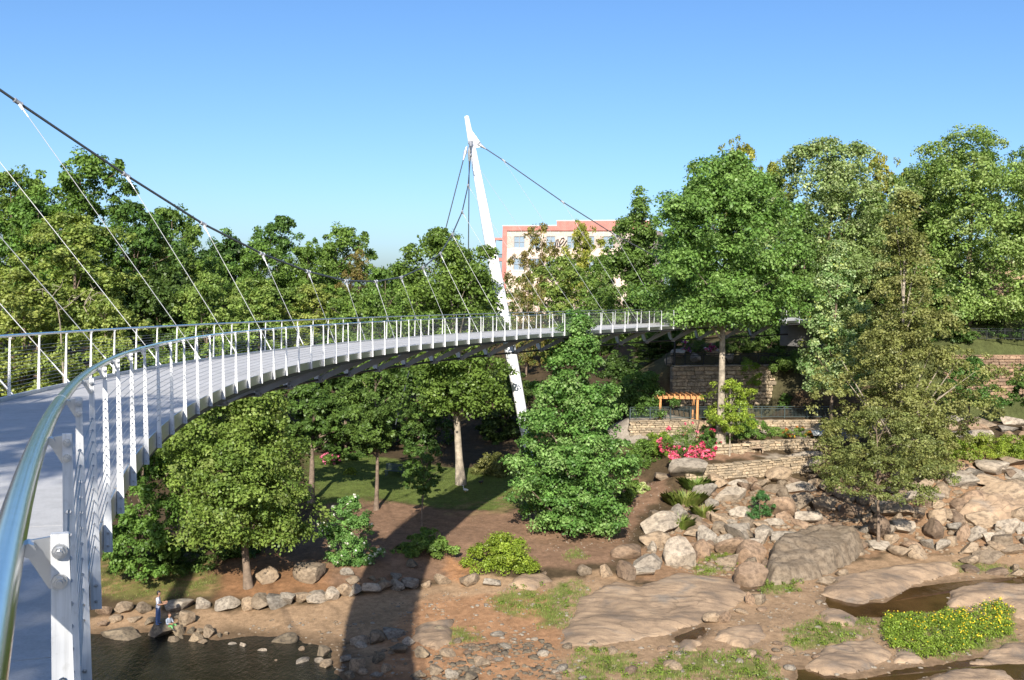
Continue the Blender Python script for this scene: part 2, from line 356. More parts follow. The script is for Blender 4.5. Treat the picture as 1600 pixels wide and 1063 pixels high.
def ground(x, y, detail=True):
    z = ground_raw(x, y); x = np.asarray(x, float); y = np.asarray(y, float)
    for poly, dep, soft in CARVE:
        ins = inside(poly, x, y); e = edge_dist(poly, x, y)
        z = z - np.where(ins, dep * np.clip(e / soft, 0, 1), 0)
    return z
def hit(px, py, y0=15.0, y1=220.0):
    """where the line of sight through a photo pixel meets the ground"""
    r = ray(px, py); Y = np.linspace(y0, y1, 420); t = Y / r[1]
    g = ground_raw(r[0] * t, Y); below = r[2] * t < g
    i = int(np.argmax(below)) if below.any() else len(Y) - 1
    a, b = Y[max(i - 1, 0)], Y[i]
    for _ in range(14):
        m = 0.5 * (a + b); t = m / r[1]
        if r[2] * t < ground_raw(np.array([r[0] * t]), np.array([m]))[0]: b = m
        else: a = m
    t = b / r[1]; return np.array([r[0] * t, b, ground_raw(np.array([r[0] * t]), np.array([b]))[0]])
def gz(x, y): return float(ground(np.array([x]), np.array([y]))[0])
def polyhit(pts): return np.array([hit(*p) for p in pts])

STREAM1 = polyhit([(1285, 925), (1330, 938), (1385, 940), (1420, 918), (1470, 910), (1520, 905), (1600, 900), (1680, 900), (1680, 915), (1600, 912), (1530, 918), (1485, 925), (1480, 955), (1420, 958), (1390, 962), (1340, 965), (1290, 948)])
STREAM2 = polyhit([(1240, 1040), (1330, 1060), (1400, 1045), (1500, 1030), (1560, 1020), (1700, 1020), (1750, 1080), (1600, 1063), (1500, 1045), (1420, 1066), (1380, 1110), (1250, 1110)])
STREAM3 = polyhit([(1050, 995), (1080, 980), (1105, 976), (1110, 985), (1092, 998), (1062, 1004)])
CARVE += [(STREAM1[:, :2], 0.16, 0.25), (STREAM2[:, :2], 0.16, 0.25), (STREAM3[:, :2], 0.12, 0.2)]

def axis(lo, hi, st, end_lo, end_hi):
    a = list(np.arange(lo, hi + st / 2, st)); s = st; v = lo
    left = []
    while v > end_lo: s *= 1.22; v -= s; left.append(v)
    s = st; v = hi; right = []
    while v < end_hi: s *= 1.22; v += s; right.append(v)
    return np.array(left[::-1] + a + right)
GX = axis(-32, 46, 0.3, -2500, 2500); GY = axis(42, 99, 0.3, -1200, 3500)
XX, YY = np.meshgrid(GX, GY)
ZZ = ground(XX, YY)
fade = np.clip((YY - 30) / 10, 0, 1) * np.clip((140 - YY) / 40, 0, 1)
ZZ += fade * (0.07 * fnoise(XX, YY, 0.18, 5) + 0.035 * fnoise(XX, YY, 0.9, 6))
CC = np.zeros(XX.shape + (3,)); CC[:] = (0.085, 0.062, 0.036)
jx = XX + 0.55 * fnoise(XX, YY, 0.35, 21); jy = YY + 0.9 * fnoise(XX, YY, 0.3, 22)
def zone(pts, colr, amt=1.0, soft=0.6, brk=0.0, seed=1, world=False):
    poly = np.array(pts, float) if world else polyhit(pts)[:, :2]
    m = np.where(inside(poly, jx, jy), np.clip(edge_dist(poly, jx, jy) / soft, 0, 1), 0) * amt
    if brk: m = m * np.clip((fnoise(XX, YY, 0.45, seed) + 0.45 * fnoise(XX, YY, 1.6, seed + 3) - brk) * 4, 0, 1)
    CC[:] = CC * (1 - m[..., None]) + np.array(colr) * m[..., None]
SAND = (0.36, 0.25, 0.155); CLAY = (0.42, 0.225, 0.115); MULCH = (0.25, 0.158, 0.103); LAWN = (0.125, 0.165, 0.042); WEED = (0.15, 0.19, 0.045)
zone([(-300, 2400), (-100, 1000), (120, 958), (240, 948), (420, 950), (540, 930), (680, 912), (690, 868), (725, 862), (745, 900), (860, 905), (960, 890), (1000, 915), (1150, 925), (1280, 895), (1350, 870), (1480, 858), (1650, 850), (1900, 850), (2200, 2400)], SAND, 1, 0.5)
zone([(460, 845), (500, 785), (590, 776), (640, 788), (760, 800), (900, 790), (985, 735), (1060, 740), (1015, 800), (965, 885), (880, 888), (740, 898), (600, 925), (520, 915), (470, 905), (430, 860)], MULCH, 1, 0.7)
zone([(320, 905), (360, 840), (440, 860), (520, 890), (540, 925), (420, 945), (330, 935)], (0.30, 0.165, 0.085), 0.9, 1.0)
zone([(470, 715), (560, 708), (700, 728), (860, 735), (860, 792), (760, 803), (640, 790), (590, 778), (490, 795)], LAWN, 1, 0.8)
zone([(650, 790), (830, 760), (850, 800), (700, 815)], (0.26, 0.19, 0.10), 0.7, 0.8, 0.02, 8)
zone([(100, 930), (110, 860), (330, 862), (350, 925), (260, 945)], (0.17, 0.165, 0.055), 1, 0.8)
zone([(100, 930), (110, 860), (330, 862), (350, 925), (260, 945)], (0.33, 0.215, 0.115), 0.8, 0.8, 0.08, 9)
zone([(690, 905), (700, 862), (735, 872), (750, 915)], CLAY, 1, 0.4)
zone([(560, 1063), (640, 930), (860, 920), (900, 1000), (860, 1100), (560, 1100)], CLAY, 0.7, 0.8, 0.0, 31)
zone([(1190, 640), (1200, 590), (1300, 560), (1320, 640)], (0.25, 0.14, 0.08), 1, 0.8)
zone([(1470, 655), (1480, 640), (1640, 632), (1640, 658)], (0.15, 0.19, 0.04), 1, 0.4)
zone([(1140, 716), (1150, 700), (1280, 700), (1270, 720)], (0.36, 0.31, 0.25), 1, 0.4)
zone([(8, 87), (34, 87), (34, 91), (8, 91.4)], (0.30, 0.27, 0.23), 1, 0.4, world=True)
zone([(1085, 730), (1080, 705), (1200, 708), (1180, 722)], MULCH, 0.9, 0.5)
zone([(1080, 745), (1600, 690), (1640, 870), (1480, 862), (1350, 870), (1150, 925), (960, 900)], (0.29, 0.185, 0.11), 1, 0.6)
zone([(30, 96), (62, 95), (62, 108), (34, 108)], (0.075, 0.09, 0.032), 1, 0.6, world=True)
zone([(12, 95), (30, 95.5), (34, 112), (10, 112)], (0.09, 0.085, 0.045), 1, 0.6, world=True)
GRASSY = [[(750, 945), (790, 918), (850, 925), (905, 900), (925, 925), (890, 968), (800, 965)],
          [(830, 955), (900, 960), (900, 985), (840, 985)],
          [(1000, 1040), (1060, 1012), (1190, 1015), (1230, 1063), (1240, 1110), (980, 1110)],
          [(1075, 895), (1100, 865), (1150, 862), (1150, 890), (1110, 905)],
          [(1185, 890), (1235, 890), (1245, 925), (1190, 930)],
          [(1220, 985), (1290, 958), (1360, 965), (1365, 990), (1300, 1010), (1230, 1018)],
          [(880, 1030), (930, 1010), (985, 1020), (1010, 1063), (1000, 1110), (880, 1110)],
          [(870, 870), (900, 855), (925, 870), (900, 885)],
          [(1480, 880), (1560, 880), (1600, 888), (1600, 900), (1480, 895)],
          [(1370, 990), (1380, 960), (1480, 958), (1585, 955), (1590, 1005), (1480, 1035), (1420, 1015)],
          [(690, 985), (740, 975), (760, 1000), (700, 1010)]]
for i, g in enumerate(GRASSY): zone(g, WEED, 0.85, 0.5, -0.25, 40 + i)
CC *= (1 + 0.16 * fnoise(XX, YY, 0.5, 61) + 0.10 * fnoise(XX, YY, 2.0, 62))[..., None]
wet = np.clip((-17.78 - ZZ) / 0.14, 0, 1) * (YY < 60) * (XX < -1)
for poly in (STREAM1, STREAM2, STREAM3): wet = np.maximum(wet, np.clip(1 - edge_dist(poly[:, :2], XX, YY) / 0.45, 0, 1) * (YY > 40) * (YY < 75))
CC *= (1 - 0.5 * wet)[..., None]                       # damp sand along the water
CC = np.clip(CC, 0.01, 1)
nx, ny = len(GX), len(GY)
idx = np.arange(nx * ny).reshape(ny, nx)
Fq = np.stack([idx[:-1, :-1], idx[:-1, 1:], idx[1:, 1:], idx[1:, :-1]], -1).reshape(-1, 4)
def ground_mat():
    m, nt, b = new_mat('ground')
    at = nt.nodes.new('ShaderNodeAttribute'); at.attribute_name = 'Col'
    v, _ = coords(nt, 'Object', False)
    n1 = noise(nt, v, 3.0, 8, 0.7); n2 = noise(nt, v, 22, 5, 0.7); n3 = noise(nt, v, 0.7, 5, 0.6)
    c = mixc(nt, 0.75, at.outputs['Color'], ramp(nt, n1, [(0.3, (0.5, 0.48, 0.45)), (0.68, (1.25, 1.22, 1.2))]), 'MULTIPLY')
    c = mixc(nt, 0.6, c, ramp(nt, n2, [(0.32, (0.5, 0.5, 0.5)), (0.6, (1.1, 1.1, 1.1))]), 'MULTIPLY')
    c = mixc(nt, 0.35, c, ramp(nt, n3, [(0.35, (0.7, 0.66, 0.6)), (0.65, (1.2, 1.15, 1.1))]), 'MULTIPLY')
    nt.links.new(c, b.inputs['Base Color']); b.inputs['Roughness'].default_value = 0.95; b.inputs['Specular IOR Level'].default_value = 0.15
    bump(nt, b, mixc(nt, 0.5, n1, n2), 0.8, 0.08)
    return m
M['ground'] = ground_mat()
g_o = link('ground', np_mesh('ground', np.stack([XX, YY, ZZ], -1).reshape(-1, 3), Fq, M['ground'], CC.reshape(-1, 3), True))
tag(g_o, kind='structure')
# a fast height lookup on the fine part of the grid
_gx0, _gy0 = 0, 0
def hfast(x, y):
    x = np.asarray(x, float); y = np.asarray(y, float)
    i = np.clip(np.searchsorted(GX, x) - 1, 0, nx - 2); j = np.clip(np.searchsorted(GY, y) - 1, 0, ny - 2)
    fx = (x - GX[i]) / (GX[i + 1] - GX[i]); fy = (y - GY[j]) / (GY[j + 1] - GY[j])
    return ZZ[j, i] * (1 - fx) * (1 - fy) + ZZ[j, i + 1] * fx * (1 - fy) + ZZ[j + 1, i] * (1 - fx) * fy + ZZ[j + 1, i + 1] * fx * fy

# ------------------------------------------------------------------ water
def water_mat(name, colr, rough, sc, strength):
    m, nt, b = new_mat(name)
    v, _ = coords(nt, 'Object', False)
    n = noise(nt, v, 0.5, 4, 0.6)
    nt.links.new(ramp(nt, n, [(0.35, tuple(c * 0.7 for c in colr)), (0.65, tuple(c * 1.4 for c in colr))]), b.inputs['Base Color'])
    b.inputs['Roughness'].default_value = rough; b.inputs['IOR'].default_value = 1.33
    mp = nt.nodes.new('ShaderNodeMapping'); mp.inputs['Scale'].default_value = (1, 0.55, 1); mp.inputs['Rotation'].default_value = (0, 0, 0.5); nt.links.new(v, mp.inputs[0])
    bump(nt, b, noise(nt, mp.outputs[0], sc, 5, 0.65), strength, 0.07)
    return m
M['river'] = water_mat('river_water', (0.016, 0.015, 0.011), 0.05, 4.0, 1.0)
M['stream'] = water_mat('stream_water', (0.060, 0.032, 0.013), 0.06, 2.0, 0.3)
xs = np.linspace(-70, -3, 70); ys = np.linspace(22, 58, 60); wx, wy = np.meshgrid(xs, ys)
wv = np.stack([wx, wy, np.full(wx.shape, -17.98)], -1).reshape(-1, 3); wi = np.arange(wx.size).reshape(wx.shape)
wf = np.stack([wi[:-1, :-1], wi[:-1, 1:], wi[1:, 1:], wi[1:, :-1]], -1).reshape(-1, 4)
tag(link('river_water', np_mesh('river_water', wv, wf, M['river'])), kind='structure')
def water_poly(name, poly, lift):
    cx_, cy_ = poly[:, :2].mean(0); pts = []
    z = [float(ground_raw(np.array([p[0]]), np.array([p[1]]))[0]) - lift for p in poly]
    me = bpy.data.meshes.new(name); me.from_pydata([(p[0], p[1], zz) for p, zz in zip(poly, z)], [], [tuple(range(len(poly)))]); me.materials.append(M['stream'])
    tag(link(name, me), kind='structure')
water_poly('stream_water', STREAM1, 0.05); water_poly('stream_water', STREAM2, 0.05); water_poly('stream_water', STREAM3, 0.05)
# ------------------------------------------------------------------ the footbridge
CX, CY, RI = 65.4465, 30.6607, 72.2521
T0, DT = 3.554124, -0.0232069
def bth(k): return T0 + DT * k
def brail(k, dr=0.0, dz=0.0):
    """a point at post line k: dr outward from the inner post line, dz from the inner post top"""
    th = bth(k); s = -DT * k * RI
    z = -0.417218 - 0.0377281 * s + 0.00031241 * s * s
    if k < 0: z = -0.417218 - 0.0377281 * s
    return np.array([CX + (RI + dr) * math.cos(th), CY + (RI + dr) * math.sin(th), z + dz])
WD = 3.482
DECK_Z = -1.22                                      # walking surface below the post tops
K0, K1 = -6, 62
bridge = empty('footbridge', brail(31, WD / 2, DECK_Z), 0, 'curved white suspension footbridge with steel railings sweeping across the river park', 'bridge')
BL = np.array(bridge.location)
def bpart(mb, name, mat, smooth=None, parent=None):
    mb.v = [(a - BL[0], b - BL[1], c - BL[2]) for a, b, c in mb.v]
    return mb.build(name, mat, parent or bridge, smooth)
KS = np.arange(K0, K1 + 0.01, 0.5)
def sweep(prof, ks=KS):
    """closed cross-section (dr, dz) swept along the bridge"""
    m = MB(); n = len(prof)
    vs = [brail(k, a, b) for k in ks for a, b in prof]; fs = []
    for i in range(len(ks) - 1):
        for j in range(n): fs.append((i * n + j, i * n + (j + 1) % n, (i + 1) * n + (j + 1) % n, (i + 1) * n + j))
    fs.append(tuple(range(n))); fs.append(tuple((len(ks) - 1) * n + j for j in range(n)))
    m.add(vs, fs); return m
# deck slabs: precast panels two post bays long with an open joint between
for k in np.arange(K0, K1, 2.0):
    ks = np.linspace(k + 0.003, k + 2 - 0.003, 5)
    bpart(sweep([(0.035, DECK_Z), (WD - 0.05, DECK_Z), (WD - 0.05, DECK_Z - 0.11), (0.035, DECK_Z - 0.11)], ks), 'deck_slab', M['concrete'])
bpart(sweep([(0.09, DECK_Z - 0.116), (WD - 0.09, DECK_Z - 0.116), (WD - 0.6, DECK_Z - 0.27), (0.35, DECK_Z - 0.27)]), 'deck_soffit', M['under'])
bpart(sweep([(WD - 0.045, DECK_Z + 0.07), (WD + 0.03, DECK_Z + 0.07), (WD + 0.03, DECK_Z - 0.20), (WD - 0.045, DECK_Z - 0.20)]), 'edge_beam', M['galv'])
bpart(sweep([(0.10, DECK_Z - 0.24), (0.30, DECK_Z - 0.24), (0.30, DECK_Z - 0.36), (0.10, DECK_Z - 0.36)]), 'edge_beam', M['dark_steel'])
# fascia panels, one in each bay of the inner edge
for k in range(K0, K1):
    bpart(sweep([(0.012, DECK_Z + 0.012), (0.028, DECK_Z + 0.012), (0.028, DECK_Z - 0.225), (0.012, DECK_Z - 0.225)], np.linspace(k + 0.03, k + 0.97, 4)), 'fascia_panel', M['brushed'])
# posts: a tapered flat bar with a real hole for each railing wire; local x = outward, y = along, z = up
NW, WZ0, WDZ = 12, -0.25, 0.0735
def post_mesh():
    m = MB(); t = 0.007
    def half(z): u = np.clip(-z / 1.45, 0, 1); return 0.0138 + 0.0195 * u
    def cen(z): u = np.clip(-z / 1.45, 0, 1); return -0.026 * u
    rr = 0.0085
    zs = [0.0]; cells = []
    for i in range(NW): zc = WZ0 - i * WDZ; cells.append((zc + 0.02, zc - 0.02, zc))
    def quad(z1, z2):
        pts = [(cen(z) + sx * half(z), y, z) for y in (-t, t) for z, sx in ((z1, -1), (z1, 1), (z2, 1), (z2, -1))]
        m.add(pts, [(0, 1, 2, 3), (7, 6, 5, 4), (1, 5, 6, 2), (3, 7, 4, 0)])
    prev = 0.0
    for z1, z2, zc in cells:
        quad(prev, z1)
        cx_ = cen(zc); o = [(cen(z1) - half(z1), z1), (cx_, z1), (cen(z1) + half(z1), z1), (cx_ + half(zc), zc), (cen(z2) + half(z2), z2), (cx_, z2), (cen(z2) - half(z2), z2), (cx_ - half(zc), zc)]
        i_ = [(cx_ + rr * math.cos(a), zc + rr * math.sin(a)) for a in np.radians([135, 90, 45, 0, -45, -90, -135, 180])]
        vs = [(a, -t, b) for a, b in o + i_] + [(a, t, b) for a, b in o + i_]
        fs = []
        for j in range(8):
            q = (j + 1) % 8
            fs.append((j, q, 8 + q, 8 + j)); fs.append((16 + q, 16 + j, 24 + j, 24 + q)); fs.append((8 + j, 8 + q, 24 + q, 24 + j))
        fs += [(2, 3, 19, 18), (3, 4, 20, 19), (6, 7, 23, 22), (7, 0, 16, 23)]
        m.add(vs, fs); prev = z2
    quad(prev, -1.45)
    for z in (0.0, -1.45):
        m.add([(cen(z) + sx * half(z), y, z) for sx, y in ((-1, -t), (1, -t), (1, t), (-1, t))], [(0, 1, 2, 3)])
    return m.mesh('railing_post', M['post_paint'])
POST = post_mesh()
def bolt_mesh():
    m = MB()
    m.tube([(0, 0.0072, 0), (0, 0.0165, 0)], 0.0125, 12)
    m.tube([(0, 0.0165, 0), (0, 0.024, 0)], 0.0088, 6)
    m.tube([(0, 0.024, 0), (0, 0.029, 0)], [0.0055, 0.0045], 8)
    m.tube([(0, -0.024, 0), (0, -0.0072, 0)], 0.009, 6)
    return m.mesh('bolt', M['brushed'], 30)
BOLT = bolt_mesh()
def bracket_mesh():
    m = MB()                                        # flat lug from the post top to the handrail
    pts = [(-0.016, 0.0), (0.016, 0.0), (0.016, -0.07), (-0.002, -0.07)]
    prof = [(-0.016, -0.004), (0.052, -0.012), (0.052, -0.032), (0.016, -0.095), (-0.016, -0.095)]
    n = len(prof)
    m.add([(a, y, z) for y in (-0.0155, -0.0085) for a, z in prof], [tuple(range(n))[::-1], tuple(range(n, 2 * n))] + [(i, (i + 1) % n, n + (i + 1) % n, n + i) for i in range(n)])
    m.tube([(0.047, -0.018, -0.022), (0.047, 0.018, -0.022)], 0.012, 8)
    return m.mesh('rail_bracket', M['brushed'])
BRACKET = bracket_mesh()
def rail_posts(dr, flip, lo, hi, off):
    for k in range(lo, hi):
        p = brail(k + off, dr) - BL; th = bth(k + off) + (math.pi if flip else 0)
        po = link('railing_post', POST, bridge, p, (0, 0, th))
        link('rail_bracket', BRACKET, po)
        far = abs(k + off) > 24
        for z in (-0.028, -0.078) if not far else ():
            link('bolt', BOLT, po, (0, 0, z))
        for z in (-1.30, -1.40) if not far else ():
            link('bolt', BOLT, po, (-0.025, 0, z), None, (0.8, 0.8, 0.8))
rail_posts(0.0, False, K0, 61, 0.0)
rail_posts(WD, True, K0, 60, 0.33)
# handrails: polished tubes on the deck side of the posts
def swept_tube(dr, dz, rad, n, lo=K0, hi=K1, step=0.25):
    m = MB(); m.tube([brail(k, dr, dz) for k in np.arange(lo, hi + 0.001, step)], rad, n); return m
bpart(swept_tube(0.078, -0.016, 0.0275, 20), 'handrail', M['stainless'], 60)
bpart(swept_tube(WD - 0.078, -0.016, 0.0275, 12), 'handrail', M['stainless'], 60)
for k in np.arange(K0, 30, 4.0):                     # welded sleeve joints of the handrail
    m = MB(); m.tube([brail(k + a, 0.078, -0.016) for a in (0.0, 0.008)], 0.0292, 20); bpart(m, 'rail_sleeve', M['stainless'], 60)
for i in range(NW):
    z = WZ0 - i * WDZ; u = -z / 1.45
    m = MB(); m.tube([brail(k, -0.026 * u, z) for k in range(K0, 61)], 0.0032, 6); bpart(m, 'railing_wire', M['wire'], 60)
    m = MB(); m.tube([brail(k + 0.33, WD + 0.026 * u, z) for k in range(K0, 60)], 0.0032, 6); bpart(m, 'railing_wire', M['wire'], 60)

# main cable, measured clamp by clamp (index, outward from the deck edge, above the deck edge)
def hk(h): return 2.03035 * h + 9.66453
CL = {5: (6.33, 8.42), 6: (4.39, 6.52), 7: (3.05, 5.04), 8: (2.10, 4.02), 9: (1.52, 3.36), 10: (1.22, 3.00), 11: (1.26, 3.03), 12: (1.56, 3.32), 13: (2.11, 3.98),
      14: (3.01, 4.96), 15: (4.45, 6.39), 16: (6.24, 8.22), 17: (8.63, 10.53), 18: (11.7, 13.45), 19: (11.65, 13.44), 20: (8.47, 10.11), 21: (5.88, 7.41), 22: (4.2, 5.5), 23: (2.9, 3.9), 24: (1.8, 2.5)}
for h in range(-3, 5): CL[h] = CL[21 - h]           # the near half mirrors the far half
def clamp_pt(h): return brail(hk(h), WD + CL[h][0], -1.2 + CL[h][1])
KM1, KM2 = hk(18.5), hk(2.5)
def mast_pt(k, z): return brail(k, WD, 0) * [1, 1, 0] + np.array([math.cos(bth(k)), math.sin(bth(k)), 0]) * (9.9 + (z + 1.0) * 0.268) + [0, 0, z]
HEAD = {k: mast_pt(k, 12.5) for k in (KM1, KM2)}
def cable_between(hs, start=None, end=None):
    pts = ([start] if start is not None else []) + [clamp_pt(h) for h in hs] + ([end] if end is not None else [])
    m = MB(); m.tube(pts, 0.045, 10); bpart(m, 'main_cable', M['cable'], 40)
cable_between(range(3, 19), HEAD[KM2], HEAD[KM1])
cable_between(range(19, 25), HEAD[KM1], brail(hk(24.6), WD + 1.0, -0.2))
cable_between(range(2, -4, -1), HEAD[KM2], brail(hk(-3.6), WD + 1.0, -0.2))
for h in range(-3, 24):
    if h == -3: continue
    a = clamp_pt(h); b = brail(hk(h), WD + 0.05, -1.32)
    m = MB(); m.tube([a, b], 0.0115, 6); ho = bpart(m, 'hanger_rod', M['wire'], 60)
    nb = clamp_pt(h + 1) if h not in (18, 2) else HEAD[KM1 if h == 18 else KM2]
    t = (nb - a) / np.linalg.norm(nb - a); d = (b - a) / np.linalg.norm(b - a)
    m = MB(); m.tube([a - t * 0.14, a + t * 0.14], 0.075, 10); m.tube([a - t * 0.15, a - t * 0.11], 0.085, 10); m.tube([a + t * 0.11, a + t * 0.15], 0.085, 10)
    m.bar(a + d * 0.02, a + d * 0.30, 0.03, 0.09); bpart(m, 'cable_clamp', M['galv'], 30)
    m = MB(); m.tube([a + d * 0.25, a + d * 0.6], [0.026, 0.016], 8); m.tube([b - d * 0.75, b], [0.018, 0.028], 8); bpart(m, 'hanger_socket', M['galv'], 40)
# ring cable and ribs below the deck
RING = [brail(hk(h), 2.92, -2.62) for h in np.arange(-7, 26, 0.5)]
m = MB(); m.tube(RING, 0.06, 8); bpart(m, 'ring_cable', M['dark_steel'], 60)
for h in range(-6, 25):
    k = hk(h); nd = brail(k, 2.92, -2.62)
    er = np.array([math.cos(bth(k)), math.sin(bth(k)), 0]); et = np.array([-er[1], er[0], 0])
    def plate(pts, th, name, mat, parent=None):
        m = MB(); n = len(pts)
        vs = [brail(k, a, b) + et * s for s in (-th / 2, th / 2) for a, b in pts]
        m.add(vs, [tuple(range(n))[::-1], tuple(range(n, 2 * n))] + [(i, (i + 1) % n, n + (i + 1) % n, n + i) for i in range(n)])
        return bpart(m, name, mat, None, parent)
    plate([(0.15, -1.46), (0.9, -1.46), (2.75, -2.42), (3.05, -2.56), (2.75, -2.70), (2.45, -2.52)], 0.09, 'deck_rib', M['rib_steel'])
    plate([(3.46, -1.40), (3.46, -1.62), (3.26, -2.30), (3.04, -2.66), (2.84, -2.66), (2.95, -2.30), (3.16, -1.9), (3.25, -1.40)], 0.11, 'node_plate', M['galv'])
    m = MB(); m.bar(nd - er * 0.05 - et * 0.16 + [0, 0, -0.02], nd - er * 0.05 + et * 0.16 + [0, 0, -0.02], 0.3, 0.16); bpart(m, 'cable_saddle', M['rib_steel'])
    for dk in (-0.75, 0.75):
        m = MB(); m.tube([nd, brail(k + dk, 2.2, -1.47)], 0.028, 6); bpart(m, 'strut', M['rib_steel'], 60)
# masts leaning outward, with head plates and backstays
for k in (KM1, KM2):
    base = mast_pt(k, -16.2); zs = [-16.2, -12, -6, 0, 5, 9, 11.5, 12.6, 14.4]; rs = [0.30, 0.40, 0.475, 0.49, 0.44, 0.36, 0.29, 0.26, 0.19]
    m = MB(); m.tube([mast_pt(k, z) for z in zs], rs, 24); mo = bpart(m, 'mast', M['white_paint'], 40)
    er = np.array([math.cos(bth(k)), math.sin(bth(k)), 0]); et = np.array([-er[1], er[0], 0]); h0 = mast_pt(k, 12.5)
    for sgn in (-1, 1):                              # cheek plate with clevis for each main cable
        nxt = clamp_pt(18 if sgn > 0 else 19) if k == KM1 else clamp_pt(3 if sgn < 0 else 2)
        d = nxt - h0; d /= np.linalg.norm(d); s_ = np.cross(d, er); s_ /= np.linalg.norm(s_)
        up = np.array([0, 0, 1.0])
        m = MB(); c = h0 + d * 0.15
        q = [h0 + up * 0.75, h0 + d * 0.95 + up * 0.16, h0 + d * 1.0 - up * 0.12, h0 - up * 0.75]
        m.add([p + er * e for e in (-0.06, 0.06) for p in q], [(3, 2, 1, 0), (4, 5, 6, 7), (0, 1, 5, 4), (1, 2, 6, 5), (2, 3, 7, 6), (3, 0, 4, 7)])
        bpart(m, 'cheek_plate', M['white_paint'], None)
        m = MB(); m.tube([h0 + d * 0.62, h0 + d * 0.9, h0 + d * 1.5], [0.10, 0.16, 0.06], 10); m.tube([h0 + d * 0.75 - er * 0.16, h0 + d * 0.75 + er * 0.16], 0.17, 12); bpart(m, 'cable_socket', M['galv'], 40)
    anch = mast_pt(k, -14) + er * 11.0 + et * (0.0)
    hb = mast_pt(k, 12.0)
    for sgn in (-1, 1):
        a2 = anch + et * sgn * 4.5; a2[2] = -11.5; b2 = hb + er * 0.5 + et * sgn * 0.25 - [0, 0, 0.6]
        m = MB(); m.tube([b2, a2], 0.045, 8); bpart(m, 'backstay_cable', M['cable'], 40)
        d = a2 - b2; d /= np.linalg.norm(d)
        m = MB(); m.tube([b2 - d * 0.5, b2, b2 + d * 0.7], [0.07, 0.15, 0.07], 10); bpart(m, 'cable_socket', M['galv'], 40)
    m = MB(); m.box(base - [0, 0, 0.1], (1.9, 1.9, 1.2), bth(k), 0.08); bpart(m, 'mast_footing', M['concrete'])
# abutments at both ends
for kk in (K1 - 0.6, K0 + 0.8):
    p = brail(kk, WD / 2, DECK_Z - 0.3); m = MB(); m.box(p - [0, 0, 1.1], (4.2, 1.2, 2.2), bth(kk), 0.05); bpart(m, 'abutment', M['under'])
# ------------------------------------------------------------------ trees and shrubs
LEAF_GAIN = np.array([1.95, 1.80, 1.75])
def unit(v): return v / (np.linalg.norm(v, axis=-1, keepdims=True) + 1e-9)
PROF = {
    'cone': lambda t: np.clip(np.where(t < 0.22, 0.72 + 1.27 * t, (1.0 - ((t - 0.22) / 0.78) ** 1.15 * 0.9)), 0.08, 1),
    'oval': lambda t: np.sqrt(np.clip(1 - ((t - 0.42) / 0.60) ** 2, 0.03, 1)),
    'round': lambda t: np.sqrt(np.clip(1 - ((t - 0.5) / 0.53) ** 2, 0.02, 1)),
    'spire': lambda t: np.clip(np.where(t < 0.3, 0.62 + 1.27 * t, 1.0 - ((t - 0.3) / 0.7) ** 0.9 * 0.88), 0.07, 1),
    'dome': lambda t: np.sqrt(np.clip(1 - t ** 2.2, 0.03, 1)),
}
def leaves(cent, rad, nper, size, pal, r, flat=0.7, gloss=0.0, jit=0.10, droop=0.0, cax=None):
    """leaf faces (four corners, folded) on the shells of many small leaf clumps"""
    n = len(cent); tot = n * nper
    ci = np.repeat(np.arange(n), nper)
    d = unit(r.normal(size=(tot, 3)) + np.array([0, 0, 0.35]))
    if cax is not None: d = unit(d + 0.55 * unit(cent - cax)[ci])
    rr = rad[ci] * (0.35 + 0.65 * r.random(tot) ** 0.6) * r.uniform(0.8, 1.25, tot)
    pos = cent[ci] + d * rr[:, None] * np.array([1, 1, flat])
    nor = unit(0.75 * d + np.array([0, 0, 0.5]) + 0.58 * r.normal(size=(tot, 3)))
    tan = unit(np.cross(nor, r.normal(size=(tot, 3)))); tan[:, 2] -= droop; tan = unit(tan)
    bit = unit(np.cross(nor, tan))
    s = size * r.uniform(0.6, 1.35, tot)[:, None]
    fold = nor * s * 0.16
    V = np.stack([pos - tan * s * 0.55, pos + bit * s * 0.40 + fold, pos + tan * s * 0.6, pos - bit * s * 0.40 + fold], 1).reshape(-1, 3)
    F = np.arange(tot * 4).reshape(-1, 4)
    pal = np.array(pal, float) * LEAF_GAIN
    w = np.clip(r.random(n)[ci] * 0.65 + r.random(tot) * 0.35, 0, 0.999) * (len(pal) - 1)
    i0 = w.astype(int); fr = (w - i0)[:, None]
    c = pal[i0] * (1 - fr) + pal[np.minimum(i0 + 1, len(pal) - 1)] * fr
    c = c * (1 + jit * r.normal(size=(tot, 1))) * (1 + 0.12 * r.normal(size=(n, 1))[ci])
    c = np.clip(c, 0.008, 0.9)
    return V, F, np.repeat(c, 4, 0)
